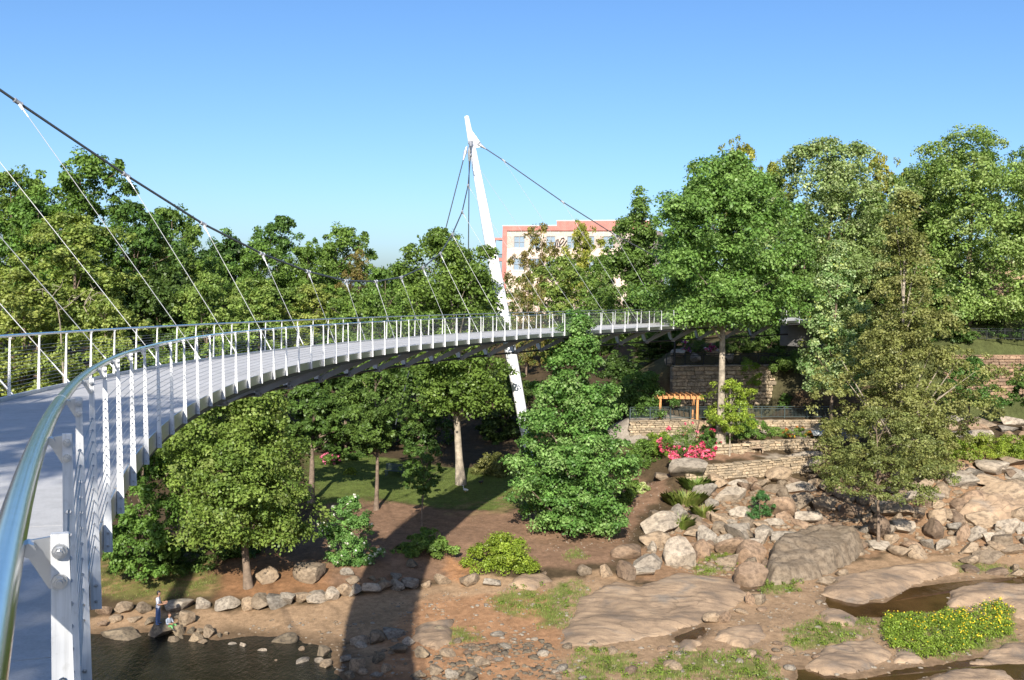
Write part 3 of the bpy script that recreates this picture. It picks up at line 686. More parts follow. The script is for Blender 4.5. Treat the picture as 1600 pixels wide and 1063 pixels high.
def crown(H, R, prof, ncl, nper, size, pal, seed, lobes=0.28, rc=None, gap=0.5, flat=0.7, droop=0.1):
    """clump centres inside an uneven envelope of height H and radius R, base at z = 0"""
    r = np.random.default_rng(seed); P_ = PROF[prof]
    ph = r.uniform(0, 6.28, 8)
    def place(n, inner):
        t = r.random(n * 8 + 20); t = t[r.random(len(t)) < (P_(t) ** 1.2 + 0.12)][:n]; th = r.uniform(0, 2 * np.pi, len(t))
        lob = 1 + lobes * (0.5 * np.sin(2 * th + ph[0] + 5 * t) + 0.45 * np.sin(3 * th + ph[1] - 7 * t) + 0.4 * np.sin(5 * th + ph[2] + 13 * t) + 0.35 * np.sin(21 * t + ph[3] + 2 * th))
        rad = R * P_(t) * np.clip(lob, 0.45, 1.35) * (r.random(len(t)) ** gap)
        return t, th, np.maximum(rad - inner, 0)
    nb = max(22, ncl // 7); br = R * 0.29 * r.uniform(0.6, 1.3, nb)                      # boughs first, then clumps on each bough
    t, th, rad = place(nb, 0); nb = len(t); br = br[:nb] * (0.45 + 0.55 * P_(t)); rad = np.maximum(rad - br * 0.55, 0)
    bc = np.stack([rad * np.cos(th), rad * np.sin(th), t * H - br * 0.35], -1)
    ncl = int(ncl * 1.15); per = int(ncl * 0.68 / nb) + 1; bi = np.repeat(np.arange(nb), per)
    out = np.stack([np.cos(th), np.sin(th), np.zeros(nb)], -1)[bi]
    dd = unit(r.normal(size=(len(bi), 3)) + 0.5 * out + [0, 0, 0.45])
    c1 = bc[bi] + dd * (br[bi] * r.uniform(0.45, 1.0, len(bi)))[:, None] * [1, 1, 0.62]
    t, th, rad = place(int(ncl * 0.34) + 4, 0.05 * R)
    c2 = np.stack([rad * np.cos(th), rad * np.sin(th), t * H], -1)
    c = np.concatenate([c1, c2]); rc0 = (rc or 0.16 * R) * 0.80
    crad = rc0 * r.uniform(0.55, 1.4, len(c)); c[:, 2] = np.clip(c[:, 2] - crad * 0.4, 0.02 * H, H)
    cax = np.stack([np.zeros(len(c)), np.zeros(len(c)), c[:, 2] - 0.2 * R], -1)
    V, F, C_ = leaves(c, crad, int(nper * 1.2), size * 0.78, pal, r, flat, droop=droop, cax=cax)
    return V, F, C_, c
def trunk_mesh(name, h0, H, R, r0, cent, mat, seed, nl=16, lean=(0, 0), crook=0.25):
    """tapered trunk with limbs reaching to clumps of the crown; z = 0 at the ground"""
    r = np.random.default_rng(seed + 99); m = MB()
    top = h0 + 0.86 * H; n = 9
    zs = np.linspace(-0.35, top, n)
    off = np.cumsum(r.normal(size=(n, 2)) * crook * 0.25, 0); off[:2] = 0
    axis_ = np.stack([lean[0] * zs / top + off[:, 0] * zs / top, lean[1] * zs / top + off[:, 1] * zs / top, zs], -1)
    rad = r0 * (1 - 0.86 * (np.clip(zs, 0, None) / top) ** 0.9); rad[0] = r0 * 1.45; rad[1] *= 1.02
    m.tube(list(axis_), list(rad), 9)
    sel = r.permutation(len(cent))[:nl]
    for i in sel:
        c = cent[i]; zc = c[2]; zb = np.clip(zc - 0.30 * H * r.uniform(0.5, 1.2), h0 * 0.85, top * 0.95)
        b = np.array([np.interp(zb, zs, axis_[:, 0]), np.interp(zb, zs, axis_[:, 1]), zb]); rb = np.interp(zb, zs, rad) * 0.5
        mid = 0.5 * (b + c) + np.array([0, 0, 0.05 * H]) * r.uniform(-0.4, 1) + r.normal(size=3) * 0.12
        m.tube([b, mid, c], [max(rb, 0.03), max(rb * 0.6, 0.022), 0.014], 5, False)
    return m.mesh(name, mat, 60)
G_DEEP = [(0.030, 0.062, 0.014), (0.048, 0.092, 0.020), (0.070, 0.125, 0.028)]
G_MID = [(0.042, 0.082, 0.016), (0.066, 0.122, 0.024), (0.098, 0.165, 0.034)]
G_FRESH = [(0.050, 0.105, 0.022), (0.080, 0.150, 0.034), (0.125, 0.200, 0.060), (0.18, 0.25, 0.11)]
G_OLIVE = [(0.062, 0.080, 0.024), (0.098, 0.118, 0.036), (0.145, 0.158, 0.056)]
G_YELLOW = [(0.080, 0.098, 0.016), (0.125, 0.145, 0.022), (0.185, 0.185, 0.032)]
G_RUST = [(0.075, 0.085, 0.022), (0.12, 0.10, 0.035), (0.16, 0.09, 0.05)]
G_PALE = [(0.060, 0.110, 0.030), (0.110, 0.175, 0.060), (0.22, 0.28, 0.15)]
def plant_tree(name, label, px, d, ytop, ycrown, hw, prof, pal, size, ncl, nper, seed, bark='bark', tr=0.22, group=None, lean=(0, 0), ybase=None, gap=0.5, lobes=0.28, rc=None, flat=0.7, nl=16, mesh=None, cat='tree', yofs=0.0, sq=1.0):
    """px: photo column of the trunk, d: distance; ytop, ycrown: photo rows of the crown's top and underside; hw: half width in photo pixels"""
    if ybase is not None: p = hit(px, ybase); d = p[1]
    else: p = at_y(px, 600, d); p = np.array([p[0], d, 0.0])
    p[2] = float(hfast(p[0], p[1]))
    zt = at_y(px, ytop, d)[2]; zc = at_y(px, ycrown, d)[2]
    zc = max(zc, p[2] + 0.2); H = zt - zc; R = hw * d / F_PX; h0 = zc - p[2]
    root = empty(name, p, 0, label, cat, group)
    V, F, C_, cent = crown(H, R, prof, ncl, nper, size, pal, seed, lobes, rc, gap, flat)
    V[:, 1] *= sq; cent = cent * [1, sq, 1]
    tfac = np.clip((V[:, 2] + h0) / (h0 + H), 0, 1)[:, None]
    V = V + [0, 0, h0] + tfac * np.array([lean[0], lean[1], 0]); cent = cent + [0, 0, h0] + ((cent[:, 2:] + h0) / (h0 + H)) * np.array([lean[0], lean[1], 0])
    link('crown', np_mesh('crown', V, F, M['leaf'], C_), root)
    link('trunk', trunk_mesh('trunk', h0, H, R, tr, cent, M[bark], seed, nl, lean), root)
    return root
# main trees of the park, left to right
plant_tree('maple_tree', 'small leafy tree under the bridge at far left, thin trunk rooted in the worn grass', 218, 0, 640, 890, 84, 'oval', G_MID, 0.21, 330, 62, 1, ybase=906, tr=0.15, gap=0.45)
plant_tree('maple_tree', 'broad leafy tree below the bridge with a slanting bare trunk by the boulder row', 388, 0, 602, 838, 120, 'oval', [G_MID[0], G_MID[1], G_MID[2], (0.13, 0.18, 0.06)], 0.21, 580, 75, 2, ybase=918, tr=0.24, lean=(-1.0, 0.2), rc=0.85)
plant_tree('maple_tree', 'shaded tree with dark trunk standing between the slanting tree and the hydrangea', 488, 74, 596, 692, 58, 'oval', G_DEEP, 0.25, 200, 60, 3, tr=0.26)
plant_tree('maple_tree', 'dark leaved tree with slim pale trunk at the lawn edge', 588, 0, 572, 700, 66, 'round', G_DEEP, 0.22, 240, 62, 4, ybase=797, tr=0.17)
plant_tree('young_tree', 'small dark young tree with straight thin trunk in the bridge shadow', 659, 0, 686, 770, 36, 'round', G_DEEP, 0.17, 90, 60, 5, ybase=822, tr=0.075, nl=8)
plant_tree('tulip_tree', 'tall broad green tree behind the bridge left of the mast, stout pale trunk', 720, 0, 360, 642, 92, 'oval', G_MID, 0.27, 540, 66, 6, 'bark_pale', 0.34, lean=(-1.5, 0), ybase=757, rc=1.05, lobes=0.34)
plant_tree('tulip_tree', 'bushy cone shaped tree with pale leaf tips in front of the bridge', 894, 0, 486, 822, 104, 'cone', G_PALE[:1] + G_FRESH, 0.225, 760, 74, 7, ybase=826, tr=0.25, rc=0.8, lobes=0.3, flat=0.62)
plant_tree('sycamore_tree', 'great spreading tree with pale trunk beside the pergola', 1128, 83.0, 240, 506, 114, 'oval', G_FRESH[:3], 0.28, 720, 72, 8, 'bark_pale', 0.36, rc=1.1, lobes=0.34)
plant_tree('tulip_tree', 'dark green conical tree at the far bridge end left of the great spreading tree', 992, 106, 294, 540, 82, 'cone', G_DEEP[1:] + [(0.085, 0.15, 0.035)], 0.30, 420, 62, 9, tr=0.3, rc=1.0)
plant_tree('tulip_tree', 'tall pale tipped tree behind the great spreading tree, right of the yellow topped tree', 1286, 106, 215, 560, 112, 'oval', G_PALE, 0.30, 760, 66, 10, tr=0.4, rc=1.25, lobes=0.32)
plant_tree('tulip_tree', 'tallest full green tree at the right edge above the street fence', 1506, 104, 200, 500, 128, 'oval', G_FRESH, 0.30, 860, 70, 11, tr=0.4, rc=1.3, lobes=0.34)
plant_tree('sycamore_tree', 'olive brown sycamore with tall white trunk, pointed top, among the right bank boulders', 1402, 0, 296, 725, 130, 'spire', [(0.075, 0.092, 0.026), (0.118, 0.136, 0.042), (0.168, 0.178, 0.070)], 0.21, 760, 60, 12, 'bark_pale', 0.24, ybase=742, rc=0.8, lobes=0.36, gap=0.5, flat=0.6, nl=34)
plant_tree('sycamore_tree', 'small olive tree growing from the boulders with thin grey trunk in front', 1372, 0, 636, 768, 98, 'dome', G_OLIVE, 0.17, 230, 60, 13, 'bark', 0.13, ybase=857, rc=0.55, lobes=0.4, gap=0.42, flat=0.55, nl=24)
plant_tree('young_tree', 'bright green tree with yellow patches left of the olive brown sycamore', 1300, 89, 378, 610, 62, 'cone', G_PALE + [(0.25, 0.27, 0.03)], 0.24, 330, 62, 14, tr=0.16, rc=0.8)
plant_tree('young_tree', 'slender young lime green tree with thin white trunk beside the bench', 1140, 0, 590, 672, 44, 'round', [(0.08, 0.14, 0.02), (0.13, 0.20, 0.025), (0.18, 0.24, 0.04)], 0.15, 120, 55, 15, 'bark_pale', 0.065, ybase=712, lobes=0.42, nl=14, rc=0.42)
plant_tree('crape_myrtle', 'low domed dark green multi stemmed tree against the red brick wall', 1515, 91, 558, 628, 55, 'dome', G_DEEP, 0.2, 130, 64, 16, tr=0.14, nl=24)
plant_tree('crape_myrtle', 'dark green shrubby tree cut off by the right edge before the brick wall', 1612, 91, 560, 638, 34, 'dome', G_DEEP, 0.2, 90, 60, 17, tr=0.12)
# trees and thickets behind, sharing a few crown meshes
LIB = {}
def lib(key, prof, pal, ncl, nper, size, seed, lobes=0.32, gap=0.5, rc=None):
    V, F, C_, cent = crown(14.0, 5.5, prof, ncl, nper, size, pal, seed, lobes, rc, gap)
    LIB[key] = (np_mesh('crown', V, F, M['leaf'], C_), trunk_mesh('trunk', 4.0, 14.0, 5.5, 0.3, cent + [0, 0, 4.0], M['bark'], seed, 14))
lib('deep_oval', 'oval', G_DEEP, 330, 55, 0.36, 51, 0.4); lib('mid_round', 'round', G_MID, 330, 55, 0.36, 52, 0.42)
lib('olive_round', 'round', [(0.055, 0.092, 0.020), (0.088, 0.138, 0.030), (0.132, 0.185, 0.044), (0.17, 0.212, 0.062)], 330, 58, 0.34, 53, 0.4); lib('mid_cone', 'cone', G_MID, 330, 55, 0.36, 54, 0.4)
lib('rust_thin', 'oval', [G_MID[0], G_RUST[0], G_RUST[1], G_YELLOW[1]], 200, 42, 0.34, 55, 0.5, 0.6); lib('yellow_thin', 'oval', G_YELLOW, 220, 46, 0.36, 56, 0.5)
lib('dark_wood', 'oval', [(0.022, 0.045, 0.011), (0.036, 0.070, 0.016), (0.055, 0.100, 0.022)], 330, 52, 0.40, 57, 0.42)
def back_tree(name, label, key, px, d, ytop, ybot, hw, rz=0.0, group=None):
    p = at_y(px, 600, d); x = p[0]; z0 = float(hfast(x, d))
    zt = at_y(px, ytop, d)[2]; zb = max(at_y(px, ybot, d)[2], z0 - 0.5); R = hw * d / F_PX
    root = empty(name, (x, d, z0), rz, label, 'tree', group)
    H = zt - zb; s = (R / 5.5, R / 5.5, H / 14.0)
    link('crown', LIB[key][0], root, (0, 0, zb - z0), None, s)
    link('trunk', LIB[key][1], root, (0, 0, zb - z0 - 4.0 * s[2]), None, s)
    return root
# left wooded hillside
BT = [
 ('mid_round', 128, 102, 232, 470, 78, 'tallest rounded tree of the left wood, standing above its neighbours'),
 ('mid_round', 20, 104, 258, 500, 70, 'big tree at the left edge of the wood, left of the tallest one'),
 ('deep_oval', -70, 108, 262, 500, 80, 'wood tree half outside the left edge'),
 ('olive_round', 118, 90, 335, 540, 82, 'yellowish tree hanging in front of the tallest wood tree'),
 ('deep_oval', 210, 100, 318, 540, 70, 'dark green tree in the left wood just right of the yellowish one'),
 ('mid_round', 268, 112, 318, 520, 62, 'wood tree under the sloping cable, third from the left on the skyline'),
 ('dark_wood', 250, 96, 395, 600, 66, 'dark shadowy tree filling the hollow in the left wood'),
 ('olive_round', 40, 82, 425, 640, 90, 'pale olive thicket tree beside the left end of the railing'),
 ('olive_round', 165, 78, 470, 660, 62, 'low olive tree behind the left railing posts'),
 ('dark_wood', 345, 128, 352, 560, 62, 'dark wood tree behind the cable, left of the skyline gap'),
 ('deep_oval', 438, 132, 338, 540, 56, 'dark rounded skyline tree in the middle of the back wood'),
 ('mid_round', 525, 136, 348, 540, 58, 'skyline tree at the right end of the back wood'),
 ('rust_thin', 560, 128, 390, 520, 34, 'reddish green small tree at the right end of the back wood'),
 ('olive_round', 322, 92, 428, 620, 62, 'dense yellow olive tree behind the railing under the cable, leftmost of that row'),
 ('olive_round', 405, 96, 436, 600, 66, 'yellow olive tree in the middle of the row behind the railing'),
 ('olive_round', 490, 98, 445, 600, 60, 'yellow olive tree at the right end of the row behind the railing'),
 ('mid_round', 600, 104, 412, 600, 52, 'pale green tree left of the tall broad tree behind the bridge'),
 ('mid_round', 560, 92, 452, 640, 50, 'low green tree behind the lowest point of the cable'),
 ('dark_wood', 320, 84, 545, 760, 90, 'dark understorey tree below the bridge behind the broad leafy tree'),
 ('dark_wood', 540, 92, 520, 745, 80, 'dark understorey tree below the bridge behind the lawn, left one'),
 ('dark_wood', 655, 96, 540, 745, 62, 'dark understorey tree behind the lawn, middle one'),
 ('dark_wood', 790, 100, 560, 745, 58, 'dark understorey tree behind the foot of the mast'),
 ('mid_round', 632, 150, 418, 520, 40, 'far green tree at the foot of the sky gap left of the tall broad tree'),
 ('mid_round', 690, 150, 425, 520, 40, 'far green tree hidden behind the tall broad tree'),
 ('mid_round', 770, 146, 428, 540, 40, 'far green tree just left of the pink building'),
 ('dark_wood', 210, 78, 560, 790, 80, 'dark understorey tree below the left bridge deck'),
 # around the building
 ('rust_thin', 842, 140, 350, 540, 46, 'thin rusty green tree in front of the pink building, left one'),
 ('yellow_thin', 905, 142, 343, 520, 42, 'thin yellowish tree in front of the pink building, right one'),
 ('olive_round', 872, 128, 402, 580, 66, 'dull green thicket tree below the pink building'),
 ('rust_thin', 822, 120, 424, 570, 34, 'brownish thicket tree just right of the mast'),
 ('mid_round', 935, 124, 392, 570, 44, 'green thicket tree at the right of the pink building'),
 # right bank
 ('mid_cone', 1075, 118, 255, 560, 66, 'tall tree behind the left shoulder of the great spreading tree'),
 ('yellow_thin', 1138, 124, 213, 420, 46, 'yellow topped tree rising behind the great spreading tree'),
 ('yellow_thin', 1208, 122, 242, 430, 34, 'narrow yellowish tree top right of the yellow topped tree'),
 ('yellow_thin', 1368, 128, 236, 440, 44, 'yellowish loose tree top behind the pointed olive sycamore'),
 ('mid_round', 1415, 122, 255, 480, 40, 'green tree top between the loose yellowish one and the tallest tree'),
 ('deep_oval', 1605, 112, 212, 480, 52, 'dark tree cut by the right edge of the picture'),
 ('deep_oval', 1230, 104, 400, 590, 62, 'dark green lower tree behind the lime green young tree'),
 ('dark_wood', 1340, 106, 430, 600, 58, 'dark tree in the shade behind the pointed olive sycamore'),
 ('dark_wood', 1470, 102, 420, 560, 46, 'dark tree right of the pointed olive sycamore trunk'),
 ('mid_round', 1182, 112, 262, 520, 56, 'green tree filling the gap between the great spreading tree and the pale tipped tree'),
 ('mid_round', 1440, 112, 285, 540, 60, 'green tree behind the right shoulder of the pointed olive sycamore'),
 ('deep_oval', 1350, 112, 300, 560, 60, 'green tree directly behind the pointed olive sycamore'),
 ('deep_oval', 1250, 100, 330, 580, 60, 'green tree low between the spreading tree and the bright green one'),
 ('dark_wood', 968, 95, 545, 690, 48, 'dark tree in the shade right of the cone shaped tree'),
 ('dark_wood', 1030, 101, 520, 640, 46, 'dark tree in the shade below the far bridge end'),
 ('mid_round', 60, 96, 300, 520, 66, 'green wood tree left of the yellowish one'),
 ('olive_round', 250, 104, 372, 540, 56, 'olive wood tree under the sloping cable'),
 ('mid_round', 395, 122, 372, 540, 52, 'green wood tree left of the dark rounded skyline tree'),
 ('mid_round', 480, 124, 380, 540, 52, 'green wood tree right of the dark rounded skyline tree'),
 ('deep_oval', 1035, 104, 470, 560, 40, 'low green tree hiding the far end of the bridge'),
]
for i, (key, px, d, yt, yb, hw, lab) in enumerate(BT):
    back_tree('tree', lab, key, px, d, yt, yb, hw * (1.12 if px < 620 else 1.0), 1.7 * i, 'trees of the surrounding woods')
# trees on the bank behind the camera: they shade the near end of the deck
for x, y, zc, R, H, seed, lab in ((-9.9, -9.0, 1.0, 5.6, 13.6, 61, 'broad tree on the bank at the start of the bridge, left of the walkway'), (-3.0, -9.6, 2.2, 2.7, 6.4, 64, 'small tree beside the start of the bridge'), (-23, -24, 4.0, 6, 13, 62, 'second tree on the bank beyond the start of the bridge'), (9, -30, 4.0, 5, 10.0, 63, 'tree on the bank right of the bridge approach')):
    z0 = float(hfast(x, y)); root = empty('tree', (x, y, z0), seed, lab, 'tree', 'trees at the start of the bridge')
    s = (R / 5.5, R / 5.5, H / 14); b = zc - z0
    link('crown', LIB['mid_round'][0], root, (0, 0, b), None, s); link('trunk', LIB['mid_round'][1], root, (0, 0, 0), None, (s[0], s[1], (b + H * 0.8) / 18.0))

# shrubs
def shrub(name, label, px, yb, ytop, hw, prof, pal, size, ncl, nper, seed, flowers=None, group=None, cat='shrub', sq=0.9, rc=None, fl_n=60, fl_size=0.1, up=0.0):
    p = hit(px, yb); d = p[1]; k = d / F_PX; R = hw * k
    p = np.array([p[0], p[1] + R * sq * 0.6, 0]); p[2] = float(hfast(p[0], p[1]))
    H = max((yb - ytop) * k * 1.0 - R * sq * 0.15, 0.35) + up
    root = empty(name, p, 0, label, cat, group)
    V, F, C_, cent = crown(H, R, prof, ncl, nper, size, pal, seed, 0.3, rc or 0.25 * min(R, H), 0.45)
    V[:, 1] *= sq
    link('foliage', np_mesh('foliage', V, F, M['leaf'], C_), root)
    m = MB(); r = np.random.default_rng(seed)
    for _ in range(7):
        c = cent[r.integers(len(cent))]; m.tube([(c[0] * 0.15, c[1] * 0.15, -0.15), (c[0] * 0.55, c[1] * 0.5, c[2] * 0.5), (c[0], c[1] * sq, c[2])], [0.03, 0.02, 0.01], 5, False)
    m.build('stem', M['bark'], root, 60)
    if flowers is not None:
        sel = V.reshape(-1, 4, 3).mean(1); nrm = np.linalg.norm((sel - [0, 0, H * 0.4]) / [R, R * sq, H * 0.7], axis=1)
        cand = np.where(nrm > np.quantile(nrm, 0.72))[0]; c = sel[r.choice(cand, fl_n)] + [0, -0.04, 0.05]
        V2, F2, C2 = leaves(c, np.full(fl_n, fl_size * 0.7), 9, fl_size, np.array(flowers) / LEAF_GAIN, r, 0.8)
        link('blossom', np_mesh('blossom', V2, F2, M['petal'], C2), root)
    return root
HYD = [(0.045, 0.115, 0.030), (0.070, 0.165, 0.042), (0.11, 0.22, 0.06)]
BRIGHT = [(0.075, 0.128, 0.016), (0.11, 0.17, 0.022), (0.15, 0.205, 0.036)]
shrub('hydrangea', 'tall green shrub dotted with white blossom beside the bridge shadow', 541, 890, 776, 42, 'oval', HYD, 0.13, 190, 70, 101, [(0.75, 0.75, 0.62), (0.8, 0.8, 0.7)], fl_n=70, fl_size=0.10)
shrub('shrub', 'low green shrub half in the bridge shadow at the bank edge', 662, 874, 830, 44, 'dome', G_MID, 0.15, 80, 70, 102)
shrub('shrub', 'rounded bright yellow green shrub on the bank edge right of the bridge shadow', 780, 897, 834, 55, 'dome', [(0.075, 0.125, 0.016), (0.115, 0.175, 0.02), (0.16, 0.215, 0.03)], 0.13, 150, 75, 103)
shrub('shrub', 'low dark green shrub under the cone shaped tree', 932, 830, 800, 32, 'dome', G_DEEP, 0.13, 60, 60, 104)
shrub('shrub', 'dark shrub at the right foot of the cone shaped tree', 985, 790, 735, 24, 'dome', G_MID, 0.14, 60, 60, 105)
shrub('shrub', 'compact blue green shrub among the pale boulders', 1190, 812, 768, 20, 'dome', [(0.035, 0.085, 0.025), (0.055, 0.12, 0.035)], 0.085, 110, 60, 106)
shrub('rose_bush', 'rose bush with red flowers in front of the pergola wall, left and lower', 1076, 724, 676, 46, 'dome', G_MID, 0.12, 100, 60, 107, [(0.58, 0.05, 0.15), (0.70, 0.11, 0.25), (0.76, 0.24, 0.36)], fl_n=420, fl_size=0.17, up=0.35)
shrub('rose_bush', 'dark red rose bush by the steps, right and upper', 1108, 712, 674, 20, 'dome', G_DEEP, 0.12, 60, 60, 108, [(0.45, 0.02, 0.05), (0.6, 0.05, 0.1)], fl_n=50, fl_size=0.15)
shrub('shrub', 'yellow green mounded shrub below the pergola wall', 1030, 712, 675, 40, 'dome', BRIGHT, 0.13, 90, 60, 109)
shrub('shrub', 'green mounded shrub left of the rose bushes', 1004, 735, 690, 30, 'dome', G_MID, 0.14, 80, 60, 110)
shrub('shrub', 'low shrub with white tips at the slope path', 1002, 772, 752, 16, 'dome', [(0.1, 0.16, 0.03), (0.2, 0.26, 0.1), (0.5, 0.52, 0.36)], 0.11, 40, 50, 111)
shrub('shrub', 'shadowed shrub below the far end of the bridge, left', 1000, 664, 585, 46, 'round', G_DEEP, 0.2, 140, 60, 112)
shrub('shrub', 'dark green shrub hiding the foot of the great pale trunk', 1122, 694, 648, 26, 'dome', G_MID, 0.15, 90, 60, 133)
shrub('shrub', 'leafy shrub at the left foot of the pergola', 1006, 656, 616, 17, 'dome', G_MID, 0.15, 70, 60, 113)
shrub('shrub', 'yellow green shrub on the bank right of the great pale trunk', 1168, 640, 596, 30, 'dome', BRIGHT, 0.15, 80, 55, 114)
shrub('shrub', 'green shrub spilling over the wall behind the bench', 1178, 690, 652, 34, 'dome', G_MID, 0.13, 90, 60, 115)
shrub('hedge', 'clipped dark green low hedge along the second terrace wall', 1213, 684, 668, 26, 'dome', G_MID, 0.09, 80, 60, 116, cat='hedge', sq=0.35)
shrub('flower_bed', 'yellow and dark red flower bed on the second terrace wall', 1250, 684, 668, 26, 'dome', G_MID, 0.09, 70, 50, 117, [(0.7, 0.5, 0.03), (0.35, 0.05, 0.06), (0.65, 0.45, 0.02), (0.4, 0.06, 0.09)], cat='flower bed', sq=0.35, fl_n=260, fl_size=0.12)
shrub('flower_bed', 'white red and purple flower bed on the rocks below the bridge end', 1092, 562, 536, 24, 'dome', G_DEEP, 0.12, 60, 40, 118, [(0.7, 0.7, 0.68), (0.4, 0.03, 0.1), (0.12, 0.05, 0.2), (0.7, 0.68, 0.66)], cat='flower bed', fl_n=120, fl_size=0.17)
shrub('shrub', 'green grassy shrub on the earth slope below the shaded trees', 1240, 605, 566, 42, 'dome', G_MID, 0.16, 90, 60, 119)
shrub('shrub', 'small dark shrub on the brown earth slope', 1228, 640, 616, 14, 'dome', G_DEEP, 0.12, 40, 50, 120)
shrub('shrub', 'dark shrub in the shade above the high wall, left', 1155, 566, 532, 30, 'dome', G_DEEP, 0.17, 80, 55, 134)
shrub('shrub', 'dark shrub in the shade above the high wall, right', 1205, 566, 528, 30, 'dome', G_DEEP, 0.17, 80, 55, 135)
shrub('shrub', 'reddish leaved shrub beside the far bridge end', 985, 530, 500, 30, 'dome', G_RUST, 0.17, 70, 50, 136)
for i, (px, yb, yt, hw) in enumerate(((1500, 724, 690, 38), (1550, 722, 684, 40), (1598, 722, 684, 34))):
    shrub('shrub', ['bright green hedge shrub above the rock wall, left of three', 'bright green hedge shrub above the rock wall, middle of three', 'bright green hedge shrub above the rock wall at the right edge'][i], px, yb, yt, hw, 'dome', BRIGHT, 0.12, 110, 66, 121 + i, group='hedge shrubs above the rock wall')
for i, (px, hw) in enumerate(((1512, 28), (1560, 30), (1606, 28))): shrub('shrub', ['dark planting on top of the reddish wall, left clump', 'dark planting on top of the reddish wall, middle clump', 'dark planting on top of the reddish wall at the right edge'][i], px, 545, 526, hw, 'dome', G_DEEP, 0.14, 60, 55, 140 + i)
shrub('shrub', 'dark clipped shrub behind the black street fence', 1556, 512, 488, 22, 'dome', G_DEEP, 0.16, 60, 50, 125)
shrub('shrub', 'olive weeds around the foot of the white sycamore trunk', 1330, 752, 712, 44, 'dome', G_OLIVE, 0.12, 100, 50, 126)
shrub('shrub', 'small yellow shrub on the far lawn edge', 548, 742, 730, 12, 'dome', BRIGHT, 0.12, 30, 40, 127)
shrub('flower_bush', 'pink flowering bush at the far left lawn corner', 515, 726, 708, 16, 'dome', G_MID, 0.14, 40, 40, 128, [(0.6, 0.12, 0.25), (0.65, 0.2, 0.3)], cat='shrub', fl_n=40, fl_size=0.15)
shrub('shrub', 'green shrub behind the lawn bench', 640, 742, 716, 32, 'dome', G_MID, 0.15, 60, 50, 129)
shrub('shrub', 'brownish shrub right of the stout pale trunk', 772, 745, 706, 36, 'dome', G_OLIVE, 0.16, 80, 50, 130)
shrub('shrub', 'dark shrub on the bank below the small left tree', 262, 896, 846, 60, 'dome', G_DEEP, 0.17, 110, 60, 131)
shrub('shrub', 'dark shrub under the broad leafy tree', 350, 872, 836, 46, 'dome', G_DEEP, 0.17, 90, 60, 132)
# patch of yellow flowers in the riverbed
pz = polyhit([(1372, 1000), (1382, 968), (1450, 962), (1490, 958), (1560, 948), (1585, 960), (1580, 995), (1500, 1022), (1440, 1033), (1400, 1018)])
r_ = np.random.default_rng(140); bb = pz[:, :2]; cand = np.stack([r_.uniform(bb[:, 0].min(), bb[:, 0].max(), 4000), r_.uniform(bb[:, 1].min(), bb[:, 1].max(), 4000)], -1)
cand = cand[inside(bb, cand[:, 0], cand[:, 1])][:520]; pc = np.array([bb[:, 0].mean(), bb[:, 1].mean()]); pzc = float(hfast(*pc))
root = empty('primrose_patch', (pc[0], pc[1], pzc), 0, 'dense bright green patch of yellow flowered water plants in the riverbed', 'plants')
c3 = np.column_stack([cand - pc, hfast(cand[:, 0], cand[:, 1]) - pzc + 0.16 + 0.14 * r_.random(len(cand))])
V, F, C_ = leaves(c3, np.full(len(c3), 0.24), 34, 0.085, BRIGHT, r_, 0.8); link('foliage', np_mesh('foliage', V, F, M['leaf'], C_), root)
sel = r_.choice(len(c3), 260, p=(lambda w: w / w.sum())(np.clip(c3[:, 0] + c3[:, 1] * 0.6 + 4, 0.3, None))); V, F, C_ = leaves(c3[sel] + np.column_stack([r_.normal(size=(260, 2)) * 0.15, np.full(260, 0.2)]), np.full(260, 0.03), 5, 0.06, [(0.43, 0.34, 0.015), (0.48, 0.41, 0.03)], r_)
link('blossom', np_mesh('blossom', V, F, M['petal'], C_), root)
# grass: blades scattered over the weedy patches, the lawn and the tufts
def grass(name, label, polys, dens, hgt, wid, pal, seed, brk=-0.2, cap=26000):
    r = np.random.default_rng(seed); P_ = []
    for g in polys:
        poly = polyhit(g)[:, :2]; lo = poly.min(0); hi = poly.max(0); n = int(dens * np.prod(hi - lo)); n = min(n, cap)
        q = r.uniform(lo, hi, (n, 2)); e = edge_dist(poly, q[:, 0], q[:, 1])
        k = inside(poly, q[:, 0], q[:, 1]) & (fnoise(q[:, 0], q[:, 1], 0.45, seed) + 0.6 * fnoise(q[:, 0], q[:, 1], 1.7, seed + 1) + 0.35 * np.clip(e, 0, 1) > brk + 0.25 * r.random(n))
        P_.append(q[k])
    q = np.concatenate(P_); n = len(q); z = hfast(q[:, 0], q[:, 1])
    b = np.column_stack([q, z - 0.02]); a = r.uniform(0, 6.28, n); side = np.stack([np.cos(a), np.sin(a), np.zeros(n)], -1)
    h = hgt * r.uniform(0.45, 1.3, n)[:, None]; ln = r.normal(size=(n, 3)) * 0.35; ln[:, 2] = 1; tip = b + unit(ln) * h
    V = np.stack([b - side * wid / 2, b + side * wid / 2, tip], 1).reshape(-1, 3); pal = np.array(pal); c = pal[r.integers(0, len(pal), n)] * r.uniform(0.75, 1.25, (n, 1))
    o = link(name, np_mesh(name, V, np.arange(n * 3).reshape(-1, 3), M['leaf'], np.repeat(c, 3, 0)))
    return tag(o, label, 'grass', kind='stuff')
GR = [(0.14, 0.215, 0.04), (0.18, 0.25, 0.05), (0.22, 0.26, 0.07), (0.27, 0.25, 0.10)]
grass('grass', 'weedy grass in patches over the sandy riverbed', GRASSY, 190, 0.16, 0.035, GR, 71, -0.15)
grass('grass', 'short mown grass of the lawn crossed by the bridge shadow', [[(480, 790), (470, 720), (560, 712), (700, 732), (860, 740), (855, 790), (760, 800), (640, 787)]], 110, 0.09, 0.04, [(0.085, 0.14, 0.026), (0.11, 0.165, 0.032)], 72, -0.5)
